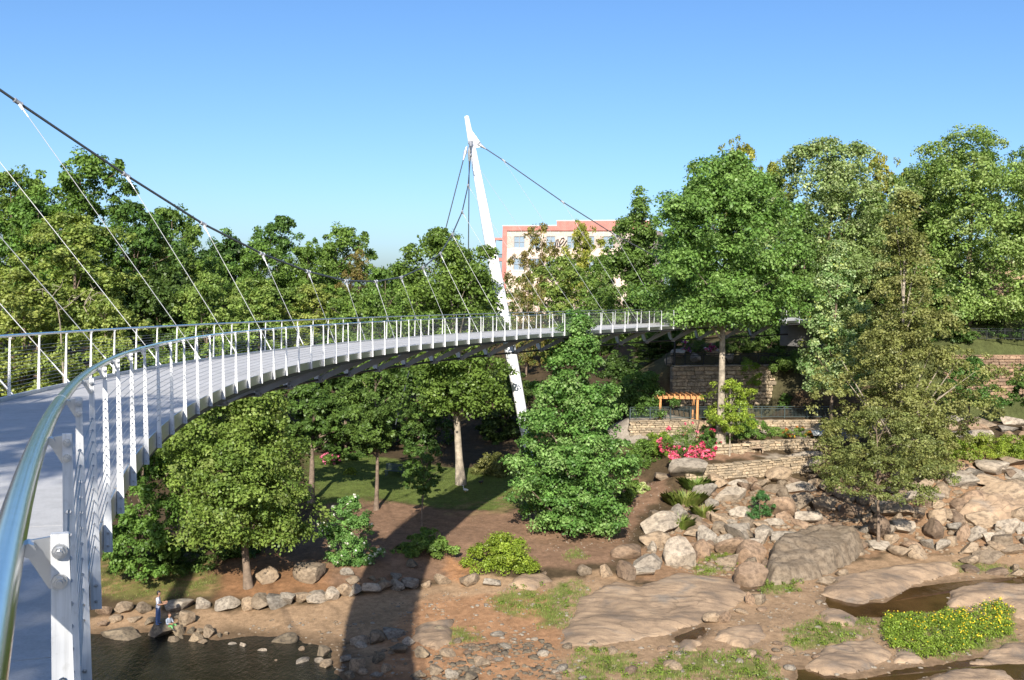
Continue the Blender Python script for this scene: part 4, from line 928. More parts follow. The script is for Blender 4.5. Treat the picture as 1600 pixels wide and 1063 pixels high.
grass('grass', 'thin worn grass on the slope behind the two people', [[(110, 925), (120, 868), (330, 868), (345, 922), (260, 942)]], 150, 0.11, 0.035, GR, 73, 0.02)
for i, (px, yb, hw, n) in enumerate(((1070, 790, 26, 620), (1088, 768, 16, 300), (1098, 810, 9, 130), (1062, 828, 14, 220))):
    p = hit(px, yb); R = hw * p[1] / F_PX; r = np.random.default_rng(150 + i)
    a = r.uniform(0, 6.28, n); rr = R * np.sqrt(r.random(n)); b = np.stack([rr * np.cos(a), rr * np.sin(a) * 0.6, np.zeros(n)], -1)
    out = np.stack([np.cos(a) * 0.7 + r.normal(size=n) * 0.2, np.sin(a) * 0.7 + r.normal(size=n) * 0.2, np.full(n, 1.5)], -1); h = 0.8 * r.uniform(0.6, 1.3, n)[:, None]
    mid = b + unit(out) * h * 0.6 + [0, 0, 0.1]; tip = b + unit(out * [1.4, 1.4, 0.75]) * h * 1.2; s = np.stack([-np.sin(a), np.cos(a), np.zeros(n)], -1) * 0.034
    V = np.stack([b - s, b + s, mid + s, tip, mid - s], 1).reshape(-1, 3); c = np.array(GR)[r.integers(0, 3, n)] * r.uniform(0.7, 1.2, (n, 1))
    root = link('grass_tuft', np_mesh('grass_tuft', V, np.arange(n * 5).reshape(-1, 5), M['leaf'], np.repeat(c, 5, 0)), None, (p[0], p[1] + 0.2, float(hfast(p[0], p[1] + 0.2))))
    tag(root, ['largest arching grass tuft between the pale boulders', 'grass tuft behind the largest one, below the big pale boulder', 'small grass tuft right of the largest one', 'small grass tuft below the largest one'][i], 'grass', 'grass tufts on the boulder slope')
# leafy weeds standing in the riverbed
wq = []
for g, n in (([(1180, 890), (1250, 885), (1255, 930), (1190, 935)], 30), ([(1000, 1063), (1050, 1020), (1200, 1020), (1240, 1090), (990, 1090)], 60), ([(880, 1063), (900, 1010), (990, 1025), (1000, 1090), (880, 1090)], 26), ([(1225, 1015), (1290, 962), (1370, 970), (1340, 1005)], 34), ([(1080, 900), (1110, 868), (1160, 866), (1150, 895)], 18), ([(760, 950), (800, 920), (905, 905), (900, 960)], 16)):
    poly = polyhit(g)[:, :2]; r = np.random.default_rng(len(wq) + 5); q = r.uniform(poly.min(0), poly.max(0), (n * 5, 2)); wq.append(q[inside(poly, q[:, 0], q[:, 1])][:n])
wq = np.concatenate(wq); r = np.random.default_rng(171); hh = 0.08 + 0.16 * r.random(len(wq)) ** 2
V, F, C_ = leaves(np.column_stack([wq, hfast(wq[:, 0], wq[:, 1]) + hh * 0.6]), 0.12 + hh * 0.7, 46, 0.075, [(0.07, 0.12, 0.02), (0.11, 0.165, 0.028)], r, 0.9)
tag(link('weeds', np_mesh('weeds', V, F, M['leaf'], C_)), 'small leafy green weeds dotted over the riverbed', 'weeds', kind='stuff')
# ------------------------------------------------------------------ boulders and bedrock
def ico(sub):
    import bmesh
    bm = bmesh.new(); bmesh.ops.create_icosphere(bm, subdivisions=sub, radius=1.0)
    V = np.array([v.co[:] for v in bm.verts]); F = np.array([[v.index for v in f.verts] for f in bm.faces]); bm.free(); return V, F
ICO3 = ico(4); ICO2 = ico(2)
def boulder_shape(seed, cuts=9, rough=0.05, lo=0.5, hi=0.86, base=ICO3):
    r = np.random.default_rng(seed); V, F = base[0].copy(), base[1]
    V *= r.uniform(0.88, 1.12, 3)
    for _ in range(cuts):
        n = unit(r.normal(size=3) * [1, 1, 0.8]); h = r.uniform(lo, hi); d = V @ n
        V = V - np.outer(np.clip(d - h, 0, None) * 0.93, n)
    a = r.uniform(0, 6.28, 6); q = V * 3.1
    V = V * (1 + rough * (np.sin(q[:, 0] * 1.3 + a[0] + 1.5 * np.sin(q[:, 1] + a[1])) * 0.6 + np.sin(q[:, 2] * 1.9 + a[2] + q[:, 0]) * 0.5 + 0.45 * np.sin(q[:, 1] * 3.1 + a[3] + 2 * np.sin(q[:, 2] * 1.6)) + 0.3 * np.sin(q[:, 0] * 5.3 + q[:, 2] * 4 + a[4])))[:, None]
    ext = np.abs(V).max(0); return V / ext, F
BV = {}
for kind, n0 in (('rock_tan', 7), ('rock_grey', 7), ('rock_brown', 6), ('rock_wet', 5)):
    BV[kind] = []
    for i in range(n0):
        V, F = boulder_shape(300 + i + 37 * len(BV), 9 + i % 6, 0.022, 0.36, 0.74)
        me = np_mesh('boulder', V, F, M[kind], None, True); me.set_sharp_from_angle(angle=math.radians(24)); BV[kind].append(me)
SB = {}
for kind in ('rock_tan', 'rock_grey', 'rock_brown', 'rock_wet'):
    SB[kind] = []
    for i in range(4):
        V, F = boulder_shape(400 + i, 6, 0.04, 0.5, 0.85, ICO2); SB[kind].append(np_mesh('stone', V, F, M[kind], None, True))
BOUL = []
_rb = np.random.default_rng(77)
def boulder(px, py, w, h, kind, label, group=None, name='boulder', rot=None, cat='rock', lib=None, sink=0.3, deep=None):
    """px, py: photo centre, w, h: photo width and height of the rock"""
    p = hit(px, py + h * 0.38); k = p[1] / F_PX
    sx = w * k / 2; el = math.atan2(-p[2], p[1]); sy = (deep or _rb.uniform(0.62, 0.95)) * sx
    sz = max(0.5 * h * k * 0.80 / (1 - sink), 0.30 * sx)
    lst = lib or BV[kind]; me = lst[int(_rb.integers(len(lst)))]
    y = p[1] + sy * 0.55; z = float(hfast(p[0], y)) + sz * (1 - 2 * sink)
    o = link(name, me, None, (p[0], y, z), (_rb.uniform(-0.14, 0.14), _rb.uniform(-0.16, 0.16), (_rb.uniform(-0.5, 0.5) if rot is None else rot) + math.pi * int(_rb.integers(2))), (sx, sy, sz))
    if group: BOUL.append((o, px, py, w, h, kind))
    return tag(o, label, cat, group)
def zb(x0, y0, sc, rows):
    for row in rows:
        x, y, w, h, kind = row[:5]; lab = row[5] if len(row) > 5 else None; grp = row[6] if len(row) > 6 else None
        yield x0 + x / sc, y0 + y / sc, w / sc, h / sc, kind, lab, grp
RB = 'boulders of the right bank slope'
DEF = {'rock_grey': 'pale grey angular boulder on the slope below the terrace walls', 'rock_tan': 'tan angular boulder on the right bank rock slope', 'rock_brown': 'brown boulder on the right bank rock slope', 'rock_wet': 'dark damp rock on the left shore'}
rows1 = [(820, 125, 155, 92, 'rock_grey', 'big pale rounded boulder at the top of the slope left of the dry stone wall'), (895, 200, 100, 78, 'rock_grey'), (940, 158, 88, 52, 'rock_tan'), (1000, 212, 115, 80, 'rock_grey', 'pale block topmost in the middle of the slope, just below the dry stone wall'), (1040, 160, 75, 36, 'rock_grey'), (1125, 162, 92, 42, 'rock_tan'), (910, 250, 62, 44, 'rock_grey'),
  (675, 352, 195, 95, 'rock_grey', 'wide flat pale boulder below the largest grass tuft'), (640, 425, 155, 72, 'rock_tan'), (735, 440, 100, 60, 'rock_tan'), (545, 478, 150, 62, 'rock_brown', 'flat dark rock slab lying on the lower left of the boulder slope'), (622, 515, 130, 84, 'rock_grey'), (775, 488, 125, 135, 'rock_grey', 'big upright pale boulder low on the slope above the smooth bedrock'), (885, 400, 85, 90, 'rock_grey'), (885, 465, 88, 80, 'rock_brown'), (513, 562, 92, 95, 'rock_brown', 'squarish brown boulder at the left foot of the slope'),
  (612, 567, 90, 42, 'rock_grey'), (830, 380, 105, 44, 'rock_tan'), (775, 292, 75, 62, 'rock_grey'), (850, 345, 85, 50, 'rock_tan'), (960, 322, 120, 62, 'rock_tan'), (1050, 287, 80, 62, 'rock_grey'), (1050, 388, 120, 85, 'rock_grey', 'long pale boulder leaning right in the middle of the slope'), (1002, 458, 125, 74, 'rock_brown'), (965, 425, 80, 46, 'rock_grey'),
  (1000, 512, 88, 66, 'rock_tan'), (1112, 490, 115, 105, 'rock_brown'), (1108, 592, 135, 112, 'rock_brown', 'large brown boulder standing at the right end of the smooth bedrock'), (1145, 402, 66, 84, 'rock_grey'), (1092, 350, 95, 52, 'rock_tan'), (1105, 440, 84, 62, 'rock_grey'), (945, 372, 74, 52, 'rock_tan'), (655, 300, 62, 56, 'rock_tan'), (720, 300, 60, 40, 'rock_tan'), (430, 560, 60, 60, 'rock_tan'), (340, 560, 70, 50, 'rock_tan'), (690, 135, 110, 30, 'rock_tan'), (975, 780, 50, 55, 'rock_brown'), (915, 785, 70, 50, 'rock_tan'), (1085, 690, 45, 60, 'rock_brown'), (1140, 690, 70, 50, 'rock_tan')]
rows2 = [(62, 272, 115, 98, 'rock_brown', 'rusty brown boulder right of the compact blue green shrub'), (195, 88, 145, 60, 'rock_grey', 'long pale spotted boulder above the rusty brown one'), (60, 135, 110, 74, 'rock_tan'), (150, 182, 135, 52, 'rock_grey'), (272, 165, 90, 64, 'rock_tan'), (262, 255, 115, 95, 'rock_tan'), (45, 190, 86, 34, 'rock_tan'), (75, 415, 122, 62, 'rock_grey', 'rounded pale boulder left of the great flat boulder'), (35, 332, 74, 44, 'rock_grey'), (180, 325, 115, 58, 'rock_grey'), (165, 248, 90, 72, 'rock_tan'),
  (275, 612, 84, 50, 'rock_tan'), (395, 285, 90, 52, 'rock_brown'), (385, 237, 66, 44, 'rock_tan'), (335, 577, 56, 36, 'rock_tan'), (605, 245, 95, 52, 'rock_grey'), (730, 240, 155, 64, 'rock_grey', 'long pale boulder right behind the small olive tree'), (540, 270, 90, 46, 'rock_grey'), (520, 452, 100, 38, 'rock_grey'), (590, 300, 155, 66, 'rock_tan'), (692, 300, 86, 62, 'rock_tan'), (638, 375, 104, 54, 'rock_grey'), (500, 370, 120, 100, 'rock_brown'), (615, 475, 88, 54, 'rock_tan'), (692, 475, 80, 62, 'rock_tan'), (580, 420, 70, 44, 'rock_tan'),
  (797, 190, 96, 78, 'rock_tan'), (905, 165, 126, 62, 'rock_grey'), (945, 115, 112, 48, 'rock_grey'), (1052, 105, 136, 52, 'rock_grey', 'long pale boulder below the hedge shrubs on the rock wall'), (1142, 132, 96, 52, 'rock_grey'), (880, 92, 126, 44, 'rock_brown'), (1132, 76, 110, 38, 'rock_tan'), (985, 257, 146, 94, 'rock_brown'), (1040, 165, 140, 50, 'rock_tan'), (1150, 182, 86, 40, 'rock_tan'), (1100, 235, 190, 95, 'rock_tan', 'large orange tan slab in the rock wall at the right edge'),
  (890, 287, 106, 64, 'rock_brown'), (970, 337, 155, 74, 'rock_tan'), (890, 385, 60, 84, 'rock_brown'), (957, 402, 92, 60, 'rock_grey'), (1012, 412, 64, 54, 'rock_grey'), (1115, 365, 96, 84, 'rock_grey'), (1142, 310, 90, 66, 'rock_tan'), (1095, 432, 105, 54, 'rock_tan'), (1125, 472, 86, 48, 'rock_tan'), (800, 312, 96, 62, 'rock_tan'), (862, 322, 74, 62, 'rock_brown'), (755, 382, 96, 92, 'rock_brown', 'brown upright boulder in the middle of the right slope'), (800, 442, 74, 54, 'rock_grey'), (932, 467, 86, 54, 'rock_tan'), (1030, 462, 60, 34, 'rock_tan'), (1060, 402, 60, 36, 'rock_grey'), (850, 425, 60, 46, 'rock_tan'), (740, 440, 66, 44, 'rock_grey'), (1020, 505, 110, 44, 'rock_tan'), (930, 520, 90, 40, 'rock_tan'),
  (930, 560, 84, 28, 'rock_brown'), (1050, 568, 86, 28, 'rock_brown'), (1137, 540, 44, 52, 'rock_tan'), (1150, 575, 56, 32, 'rock_tan'), (720, 185, 110, 55, 'rock_tan'), (640, 200, 90, 50, 'rock_tan'), (700, 130, 100, 44, 'rock_grey'), (440, 240, 80, 60, 'rock_tan'), (350, 205, 80, 50, 'rock_tan'), (330, 130, 100, 50, 'rock_tan'), (430, 165, 90, 60, 'rock_brown'), (500, 215, 90, 60, 'rock_grey'), (560, 180, 90, 55, 'rock_tan')]
for px, py, w, h, kind, lab, grp in list(zb(800, 700, 2.9275, rows1)) + list(zb(1200, 700, 2.9275, rows2)):
    boulder(px, py, w * 1.28, h * 1.18, kind, lab or DEF[kind], None if lab else RB)
# stacked flat boulders forming the rock wall below the lawn strip
rows3 = [(1130, 818, 130, 44), (1290, 838, 170, 50), (1450, 825, 150, 50), (1270, 872, 170, 50), (1430, 882, 140, 42), (1560, 880, 150, 42), (1290, 920, 180, 55), (1450, 925, 130, 50), (1150, 915, 140, 50), (1080, 865, 120, 44), (1000, 860, 110, 44), (870, 885, 120, 50), (850, 930, 120, 40), (1010, 910, 120, 44), (960, 935, 90, 40), (1540, 925, 120, 50), (800, 965, 130, 40)]
for j, (x, y, w, h) in enumerate(rows3):
    kind = ('rock_grey', 'rock_tan', 'rock_grey', 'rock_brown')[j % 4]
    boulder(1200 + x / 3.7975, 440 + y / 3.7975, w / 3.7975 * 1.05, h / 3.7975 * 1.15, kind, 'flat stacked boulder in the low rock wall along the lawn strip', 'stacked wall boulders at the upper right')
# infill between the placed boulders
poly = polyhit([(1090, 765), (1270, 745), (1480, 735), (1640, 730), (1640, 868), (1480, 858), (1370, 862), (1250, 885), (1160, 905), (1010, 885), (1000, 845), (1050, 800)])[:, :2]
lo, hi = poly.min(0), poly.max(0); q = _rb.uniform(lo, hi, (1200, 2)); q = q[inside(poly, q[:, 0], q[:, 1])]
kept = []; FILL = []; LOOSE = []
for a in q:
    if all((a[0] - b[0]) ** 2 + (a[1] - b[1]) ** 2 > 0.62 for b in kept): kept.append(a)
    if len(kept) >= 95: break
for a in kept:
    s = _rb.uniform(0.38, 0.8); kind = ('rock_tan', 'rock_grey', 'rock_tan', 'rock_brown')[int(_rb.integers(4))]; lst = BV[kind]
    z = float(hfast(*a)); sz = s * _rb.uniform(0.5, 0.8)
    tag(link('boulder', lst[int(_rb.integers(len(lst)))], None, (a[0], a[1], z + sz * 0.35), (_rb.uniform(-0.3, 0.3), _rb.uniform(-0.3, 0.3), _rb.uniform(0, 6.28)), (s, s * _rb.uniform(0.6, 0.95), sz)), 'small angular rock filling the gaps of the right bank slope', 'rock', 'small filler rocks of the right bank slope'); FILL.append((bpy.context.scene.collection.objects[-1], a, kind))
# left: row of boulders edging the bank, and shore rocks
rows4 = [(25, 707, 80, 78), (82, 705, 84, 72), (145, 692, 68, 78), (205, 683, 80, 76), (272, 683, 100, 62), (347, 675, 55, 72), (392, 657, 64, 72), (447, 655, 58, 68), (515, 650, 80, 62), (582, 638, 64, 58), (640, 630, 68, 58), (707, 625, 74, 56)]
for j, (px, py, w, h, kind, _, _) in enumerate(zb(400, 700, 2.9275, [r + ('rock_grey' if i % 3 else 'rock_tan',) for i, r in enumerate(rows4)])):
    boulder(px, py, w * 1.3, h * 1.05, kind, 'rough boulder in the single row edging the bank left of and across the bridge shadow', 'boulder row edging the bank', sink=0.2)
rows5 = [(635, 587, 64, 38, 'rock_grey'), (580, 598, 40, 28, 'rock_wet'), (535, 600, 40, 28, 'rock_wet'), (775, 627, 60, 42, 'rock_tan'), (255, 575, 195, 84, 'rock_tan', 'low wide tan boulder behind the boulder row right of the slanting trunk'), (30, 592, 135, 90, 'rock_tan', 'low wide tan boulder left of the slanting trunk'), (965, 612, 115, 66, 'rock_tan', 'rounded tan boulder in the clay below the yellow green shrub'), (850, 602, 86, 60, 'rock_tan'), (1072, 622, 96, 42, 'rock_grey'), (415, 578, 74, 36, 'rock_grey'), (430, 612, 84, 40, 'rock_tan'), (710, 532, 66, 40, 'rock_wet')]
for px, py, w, h, kind, lab, grp in zb(400, 700, 2.9275, rows5): boulder(px, py, w, h, kind, lab or 'loose rock on the mulch bank near the bridge shadow', None if lab else 'loose rocks on the mulch bank', sink=0.32)
rows6 = [(545, 872, 84, 78), (475, 872, 86, 72), (552, 962, 76, 62), (470, 990, 96, 80), (405, 968, 64, 42), (758, 942, 86, 56), (880, 940, 84, 42), (215, 977, 90, 52), (300, 932, 80, 62), (97, 982, 54, 42), (30, 937, 56, 42), (140, 872, 145, 62), (325, 993, 64, 42), (290, 977, 62, 46), (740, 1037, 84, 40), (822, 1012, 84, 52), (890, 1032, 76, 52), (975, 1045, 84, 44), (1040, 987, 76, 42), (700, 892, 76, 50), (650, 920, 120, 70), (600, 1010, 60, 44), (545, 1035, 54, 36), (430, 1040, 60, 40), (205, 922, 40, 36), (620, 850, 120, 60), (830, 830, 110, 40), (1010, 1020, 60, 30), (1100, 970, 60, 30)]
for px, py, w, h, kind, lab, grp in zb(400, 700, 2.9275, [r + (('rock_tan', 'rock_grey', 'rock_wet')[i % 3],) for i, r in enumerate(rows6)]): boulder(px, py, w, h, kind, 'river rock on the sand near the foot of the bridge shadow', 'river rocks near the bridge shadow', name='river_rock', sink=0.3)
rows7 = [(200, 655, 375, 185, 'rock_wet', 'great rounded dark rock standing in the water at far left'), (560, 622, 290, 165, 'rock_wet', 'flat dark rock that the man stands on'), (745, 612, 150, 115, 'rock_wet', 'dark rock right of the one the man stands on'), (830, 507, 200, 158, 'rock_tan', 'round tan boulder right of the seated child'), (265, 420, 180, 105, 'rock_tan', 'tan boulder on the shore at left, behind the man'), (435, 417, 180, 125, 'rock_tan', 'tan boulder directly behind the man'), (60, 440, 150, 120, 'rock_brown'), (690, 722, 165, 95, 'rock_wet'), (890, 690, 165, 105, 'rock_wet'), (1030, 622, 120, 135, 'rock_tan'), (960, 732, 96, 54, 'rock_tan'), (775, 682, 76, 54, 'rock_wet'), (860, 607, 86, 64, 'rock_wet'), (930, 622, 96, 64, 'rock_wet'), (720, 402, 310, 125, 'rock_grey', 'long boulder in the mast shadow behind the child'), (950, 372, 160, 115, 'rock_grey'), (1160, 377, 275, 145, 'rock_grey', 'large pale boulder at the left end of the boulder row'), (1350, 372, 150, 138, 'rock_tan'), (1240, 757, 105, 48, 'rock_grey'), (1325, 762, 76, 74, 'rock_grey'), (1370, 792, 50, 42, 'rock_grey'), (480, 540, 140, 66, 'rock_wet'), (735, 482, 110, 66, 'rock_wet'), (150, 520, 150, 70, 'rock_tan'), (340, 520, 140, 60, 'rock_tan'), (60, 560, 120, 70, 'rock_brown'), (1120, 660, 60, 50, 'rock_wet'), (1180, 640, 50, 40, 'rock_tan'), (500, 760, 50, 30, 'rock_wet'), (470, 810, 60, 30, 'rock_wet'), (1250, 825, 50, 26, 'rock_wet'), (1310, 850, 50, 26, 'rock_wet')]
for px, py, w, h, kind, lab, grp in zb(150, 880, 5.808, rows7): boulder(px, py, w, h, kind, lab or 'shore rock around the two people', None if lab else 'shore rocks around the two people', sink=0.28)
# small stones on the riverbed: the larger ones are things, the rest is stuff
poly = polyhit([(560, 1100), (560, 1010), (700, 990), (870, 985), (960, 1010), (1100, 985), (1200, 930), (1290, 930), (1370, 1000), (1300, 1100)])[:, :2]
def scatter_in(poly, n, seed, lo=-0.35, sc=0.4):
    r = np.random.default_rng(seed); q = r.uniform(poly.min(0), poly.max(0), (n * 6, 2)); q = q[inside(poly, q[:, 0], q[:, 1])]
    return q[fnoise(q[:, 0], q[:, 1], sc, seed) > lo][:n]
for a in scatter_in(poly, 120, 501, 0.0):
    s = 0.10 + 0.26 * _rb.random() ** 2; kind = ('rock_tan', 'rock_grey', 'rock_tan', 'rock_brown')[int(_rb.integers(4))]
    tag(link('river_stone', SB[kind][int(_rb.integers(4))], None, (a[0], a[1], float(hfast(*a)) + s * 0.12), (_rb.uniform(-0.3, 0.3), _rb.uniform(-0.3, 0.3), _rb.uniform(0, 6.28)), (s * 1.2, s, s * 0.55)), 'small stone lying loose on the sandy riverbed', 'stone', 'loose riverbed stones'); LOOSE.append((bpy.context.scene.collection.objects[-1], a, kind))
poly = polyhit([(330, 1000), (420, 960), (560, 965), (640, 930), (900, 900), (1000, 920), (1160, 925), (1290, 900), (1480, 880), (1660, 900), (1700, 1200), (560, 1200), (520, 1040)])[:, :2]
def pebble_field(name, label, pts, smin, smax, kind, seed):
    r = np.random.default_rng(seed); V0, F0 = ico(1); Vs = []; Fs = []
    for i, a in enumerate(pts):
        s = smin + (smax - smin) * r.random() ** 2.5; c, n = math.cos(r.uniform(0, 6.28)), 0; th = r.uniform(0, 6.28)
        Rm = np.array([[math.cos(th), -math.sin(th), 0], [math.sin(th), math.cos(th), 0], [0, 0, 1]])
        Vs.append((V0 * r.uniform(0.75, 1.2, V0.shape) * [s * 1.3, s, s * 0.55]) @ Rm.T + [a[0], a[1], 0]); Fs.append(F0 + i * len(V0))
    V = np.concatenate(Vs); k = np.repeat(np.asarray(pts), len(V0), 0); V[:, 2] += hfast(k[:, 0], k[:, 1])
    return tag(link(name, np_mesh(name, V, np.concatenate(Fs), M[kind], None, True)), label, 'gravel', kind='stuff')
pebble_field('gravel', 'tan pebbles scattered over the sandy riverbed', scatter_in(poly, 2600, 502, 0.02), 0.025, 0.11, 'rock_tan', 503)
pebble_field('gravel', 'grey pebbles in clusters over the riverbed', scatter_in(poly, 1500, 504, 0.2), 0.03, 0.14, 'rock_grey', 505)
poly2 = polyhit([(985, 745), (1060, 745), (1010, 830), (960, 880), (850, 860), (900, 800)])[:, :2]
pebble_field('wood_chips', 'pale wood chips and litter on the mulch slope', scatter_in(poly2, 420, 506, -0.3), 0.025, 0.07, 'rock_grey', 507)
poly3 = polyhit([(480, 900), (500, 800), (760, 810), (900, 830), (860, 890), (600, 920)])[:, :2]
pebble_field('wood_chips', 'brown bark chips on the mulch bank', scatter_in(poly3, 900, 508, -0.5), 0.02, 0.055, 'rock_brown', 509)
poly4 = polyhit([(1090, 765), (1480, 735), (1640, 730), (1640, 868), (1370, 862), (1160, 905), (1010, 885), (1000, 845)])[:, :2]
pebble_field('gravel', 'broken rock rubble between the boulders of the right slope', scatter_in(poly4, 2200, 510, -0.6), 0.06, 0.34, 'rock_tan', 511)
# smooth bedrock slabs of the riverbed
def slab(name, label, pts, hgt, mat, seed, soft=0.8, kind_cat='rock', led=0.035, lean=0.0):
    poly = polyhit(pts)[:, :2]; lo, hi = poly.min(0) - 0.2, poly.max(0) + 0.2; st = 0.16
    gx = np.arange(lo[0], hi[0], st); gy = np.arange(lo[1], hi[1], st); X, Y = np.meshgrid(gx, gy)
    jx_ = X + 0.22 * fnoise(X, Y, 0.5, seed); jy_ = Y + 0.22 * fnoise(X, Y, 0.5, seed + 1)
    ins = inside(poly, jx_, jy_); e = edge_dist(poly, jx_, jy_)
    prof = np.where(ins, np.clip(e / soft, 0, 1) ** 0.55, -np.clip(e / 0.2, 0, 1))
    nz = fnoise(X, Y, 0.22, seed + 2)
    ledge = led * np.floor((fnoise(X * 0.6, Y, 0.16, seed + 3) + 1) * 2.2)
    Z = hfast(X, Y) + np.where(prof > 0, prof * hgt * (0.85 + 0.3 * nz) + ledge * np.clip(e / soft, 0, 1) + 0.012 * fnoise(X, Y, 0.9, seed + 4), prof * 0.35)
    Z = Z + np.where(prof > 0, lean * (Y - lo[1]) * np.clip(e / soft, 0, 1), 0)
    keep = (prof > -0.95); n_ = X.shape; I = np.arange(X.size).reshape(n_)
    Fs = np.stack([I[:-1, :-1], I[:-1, 1:], I[1:, 1:], I[1:, :-1]], -1).reshape(-1, 4); kk = keep.ravel(); Fs = Fs[kk[Fs].all(1)]
    used = np.unique(Fs); mp = -np.ones(X.size, int); mp[used] = np.arange(len(used))
    c = np.array([poly[:, 0].mean(), poly[:, 1].mean(), 0]); c[2] = float(hfast(c[0], c[1]))
    V = np.stack([X, Y, Z], -1).reshape(-1, 3)[used] - c
    return tag(link(name, np_mesh(name, V, mp[Fs], M[mat], None, True), None, c), label, kind_cat)
slab('bedrock_slab', 'broad smooth tan bedrock shelf in the middle of the riverbed', [(872, 1008), (905, 935), (960, 910), (1000, 918), (1060, 895), (1150, 905), (1168, 935), (1120, 965), (1095, 975), (1050, 990), (1000, 1000), (930, 1012)], 0.21, 'bedrock', 601, 1.2)
slab('bedrock_slab', 'long rounded bedrock hump beyond the little stream at right', [(1280, 928), (1300, 905), (1400, 885), (1480, 878), (1500, 895), (1440, 910), (1385, 935), (1340, 945)], 0.34, 'bedrock', 602, 0.9)
slab('bedrock_slab', 'brown smooth bedrock hump right of the little stream', [(1482, 950), (1484, 925), (1520, 912), (1600, 915), (1700, 920), (1690, 1000), (1590, 965), (1560, 948)], 0.38, 'bedrock', 603, 0.8)
slab('bedrock_slab', 'flat tan bedrock slab below the yellow flowers', [(1258, 1040), (1290, 1010), (1360, 998), (1395, 1025), (1350, 1050), (1290, 1056)], 0.26, 'bedrock', 604, 0.5)
slab('bedrock_slab', 'small tan slab left of the yellow flower patch foot', [(1398, 1035), (1402, 1018), (1430, 1015), (1445, 1036)], 0.2, 'bedrock', 605, 0.3)
slab('bedrock_slab', 'pale bedrock ledge in the bottom right corner', [(1510, 1035), (1580, 1005), (1700, 1005), (1740, 1030), (1600, 1040)], 0.18, 'bedrock', 606, 0.5)
slab('bedrock_slab', 'pale sandy ledge at the bottom edge right of centre', [(1440, 1075), (1480, 1048), (1570, 1042), (1590, 1075)], 0.16, 'bedrock', 607, 0.4)
slab('bedrock_slab', 'rounded tan slab right of the small brown pool', [(1115, 1000), (1135, 982), (1190, 978), (1198, 1000), (1160, 1012)], 0.28, 'bedrock', 608, 0.5)
slab('bedrock_slab', 'low tan slab left of the small brown pool', [(1055, 1018), (1070, 1000), (1095, 1002), (1090, 1018)], 0.18, 'bedrock', 609, 0.3)
slab('bedrock_slab', 'half buried tan slab below the yellow green shrub', [(795, 915), (815, 898), (855, 895), (862, 908), (840, 922)], 0.25, 'bedrock', 610, 0.4)
slab('bedrock_slab', 'pale eroded rock outcrop beside the bridge shadow', [(640, 1000), (660, 975), (710, 970), (705, 1005), (680, 1018)], 0.2, 'bedrock', 611, 0.4)
slab('bedrock_slab', 'thin bedrock strip between stream and flower patch', [(1278, 960), (1300, 952), (1345, 968), (1330, 980), (1290, 974)], 0.2, 'bedrock', 612, 0.3)
slab('boulder', 'great flat topped layered tan boulder, the largest on the right slope', [(1192, 898), (1204, 868), (1230, 850), (1262, 842), (1330, 846), (1352, 862), (1322, 884), (1285, 902), (1240, 912), (1205, 914)], 0.62, 'rock_tan', 620, 0.45, led=0.2, lean=0.05)
slab('boulder', 'broad orange tan ledge in the rock wall at the right edge', [(1490, 815), (1520, 788), (1600, 782), (1680, 785), (1680, 812), (1600, 812), (1540, 822)], 0.9, 'bedrock', 621, 0.4, led=0.15)
p = at_y(1053, 590, 95.0); z0_ = gz(p[0], 95.0); m = MB(); m.tube([(0, 0, -0.2), (0, 0, at_y(1053, 528, 95.0)[2] - z0_)], 0.1, 10); m.box((0, 0, 0.1), (0.4, 0.4, 0.2), 0, 0.02)
tag(m.build('post', M['black_iron'], None, 40, (p[0], 95.0, z0_)), 'slim black post standing on the shaded terrace below the far bridge end', 'post')
for j, (px, py, w, h) in enumerate(((1062, 556, 26, 16), (1086, 566, 24, 14), (1118, 556, 28, 18), (1140, 566, 22, 14), (1046, 566, 22, 14))):
    boulder(px, py, w, h, 'rock_grey', ['pale garden rock left of the flower bed below the bridge end', 'pale garden rock under the flower bed below the bridge end', 'pale garden rock right of the flower bed below the bridge end', 'pale garden rock beside the great pale trunk on the upper bank', 'pale garden rock at the left end of the black terrace railing'][j])
poly = polyhit([(640, 1063), (700, 1010), (850, 1000), (885, 1030), (870, 1100), (640, 1100)])[:, :2]
pebble_field('gravel', 'dark wet cobbles at the bottom edge near the bridge shadow', scatter_in(poly, 420, 512, -0.2), 0.07, 0.24, 'rock_wet', 513)
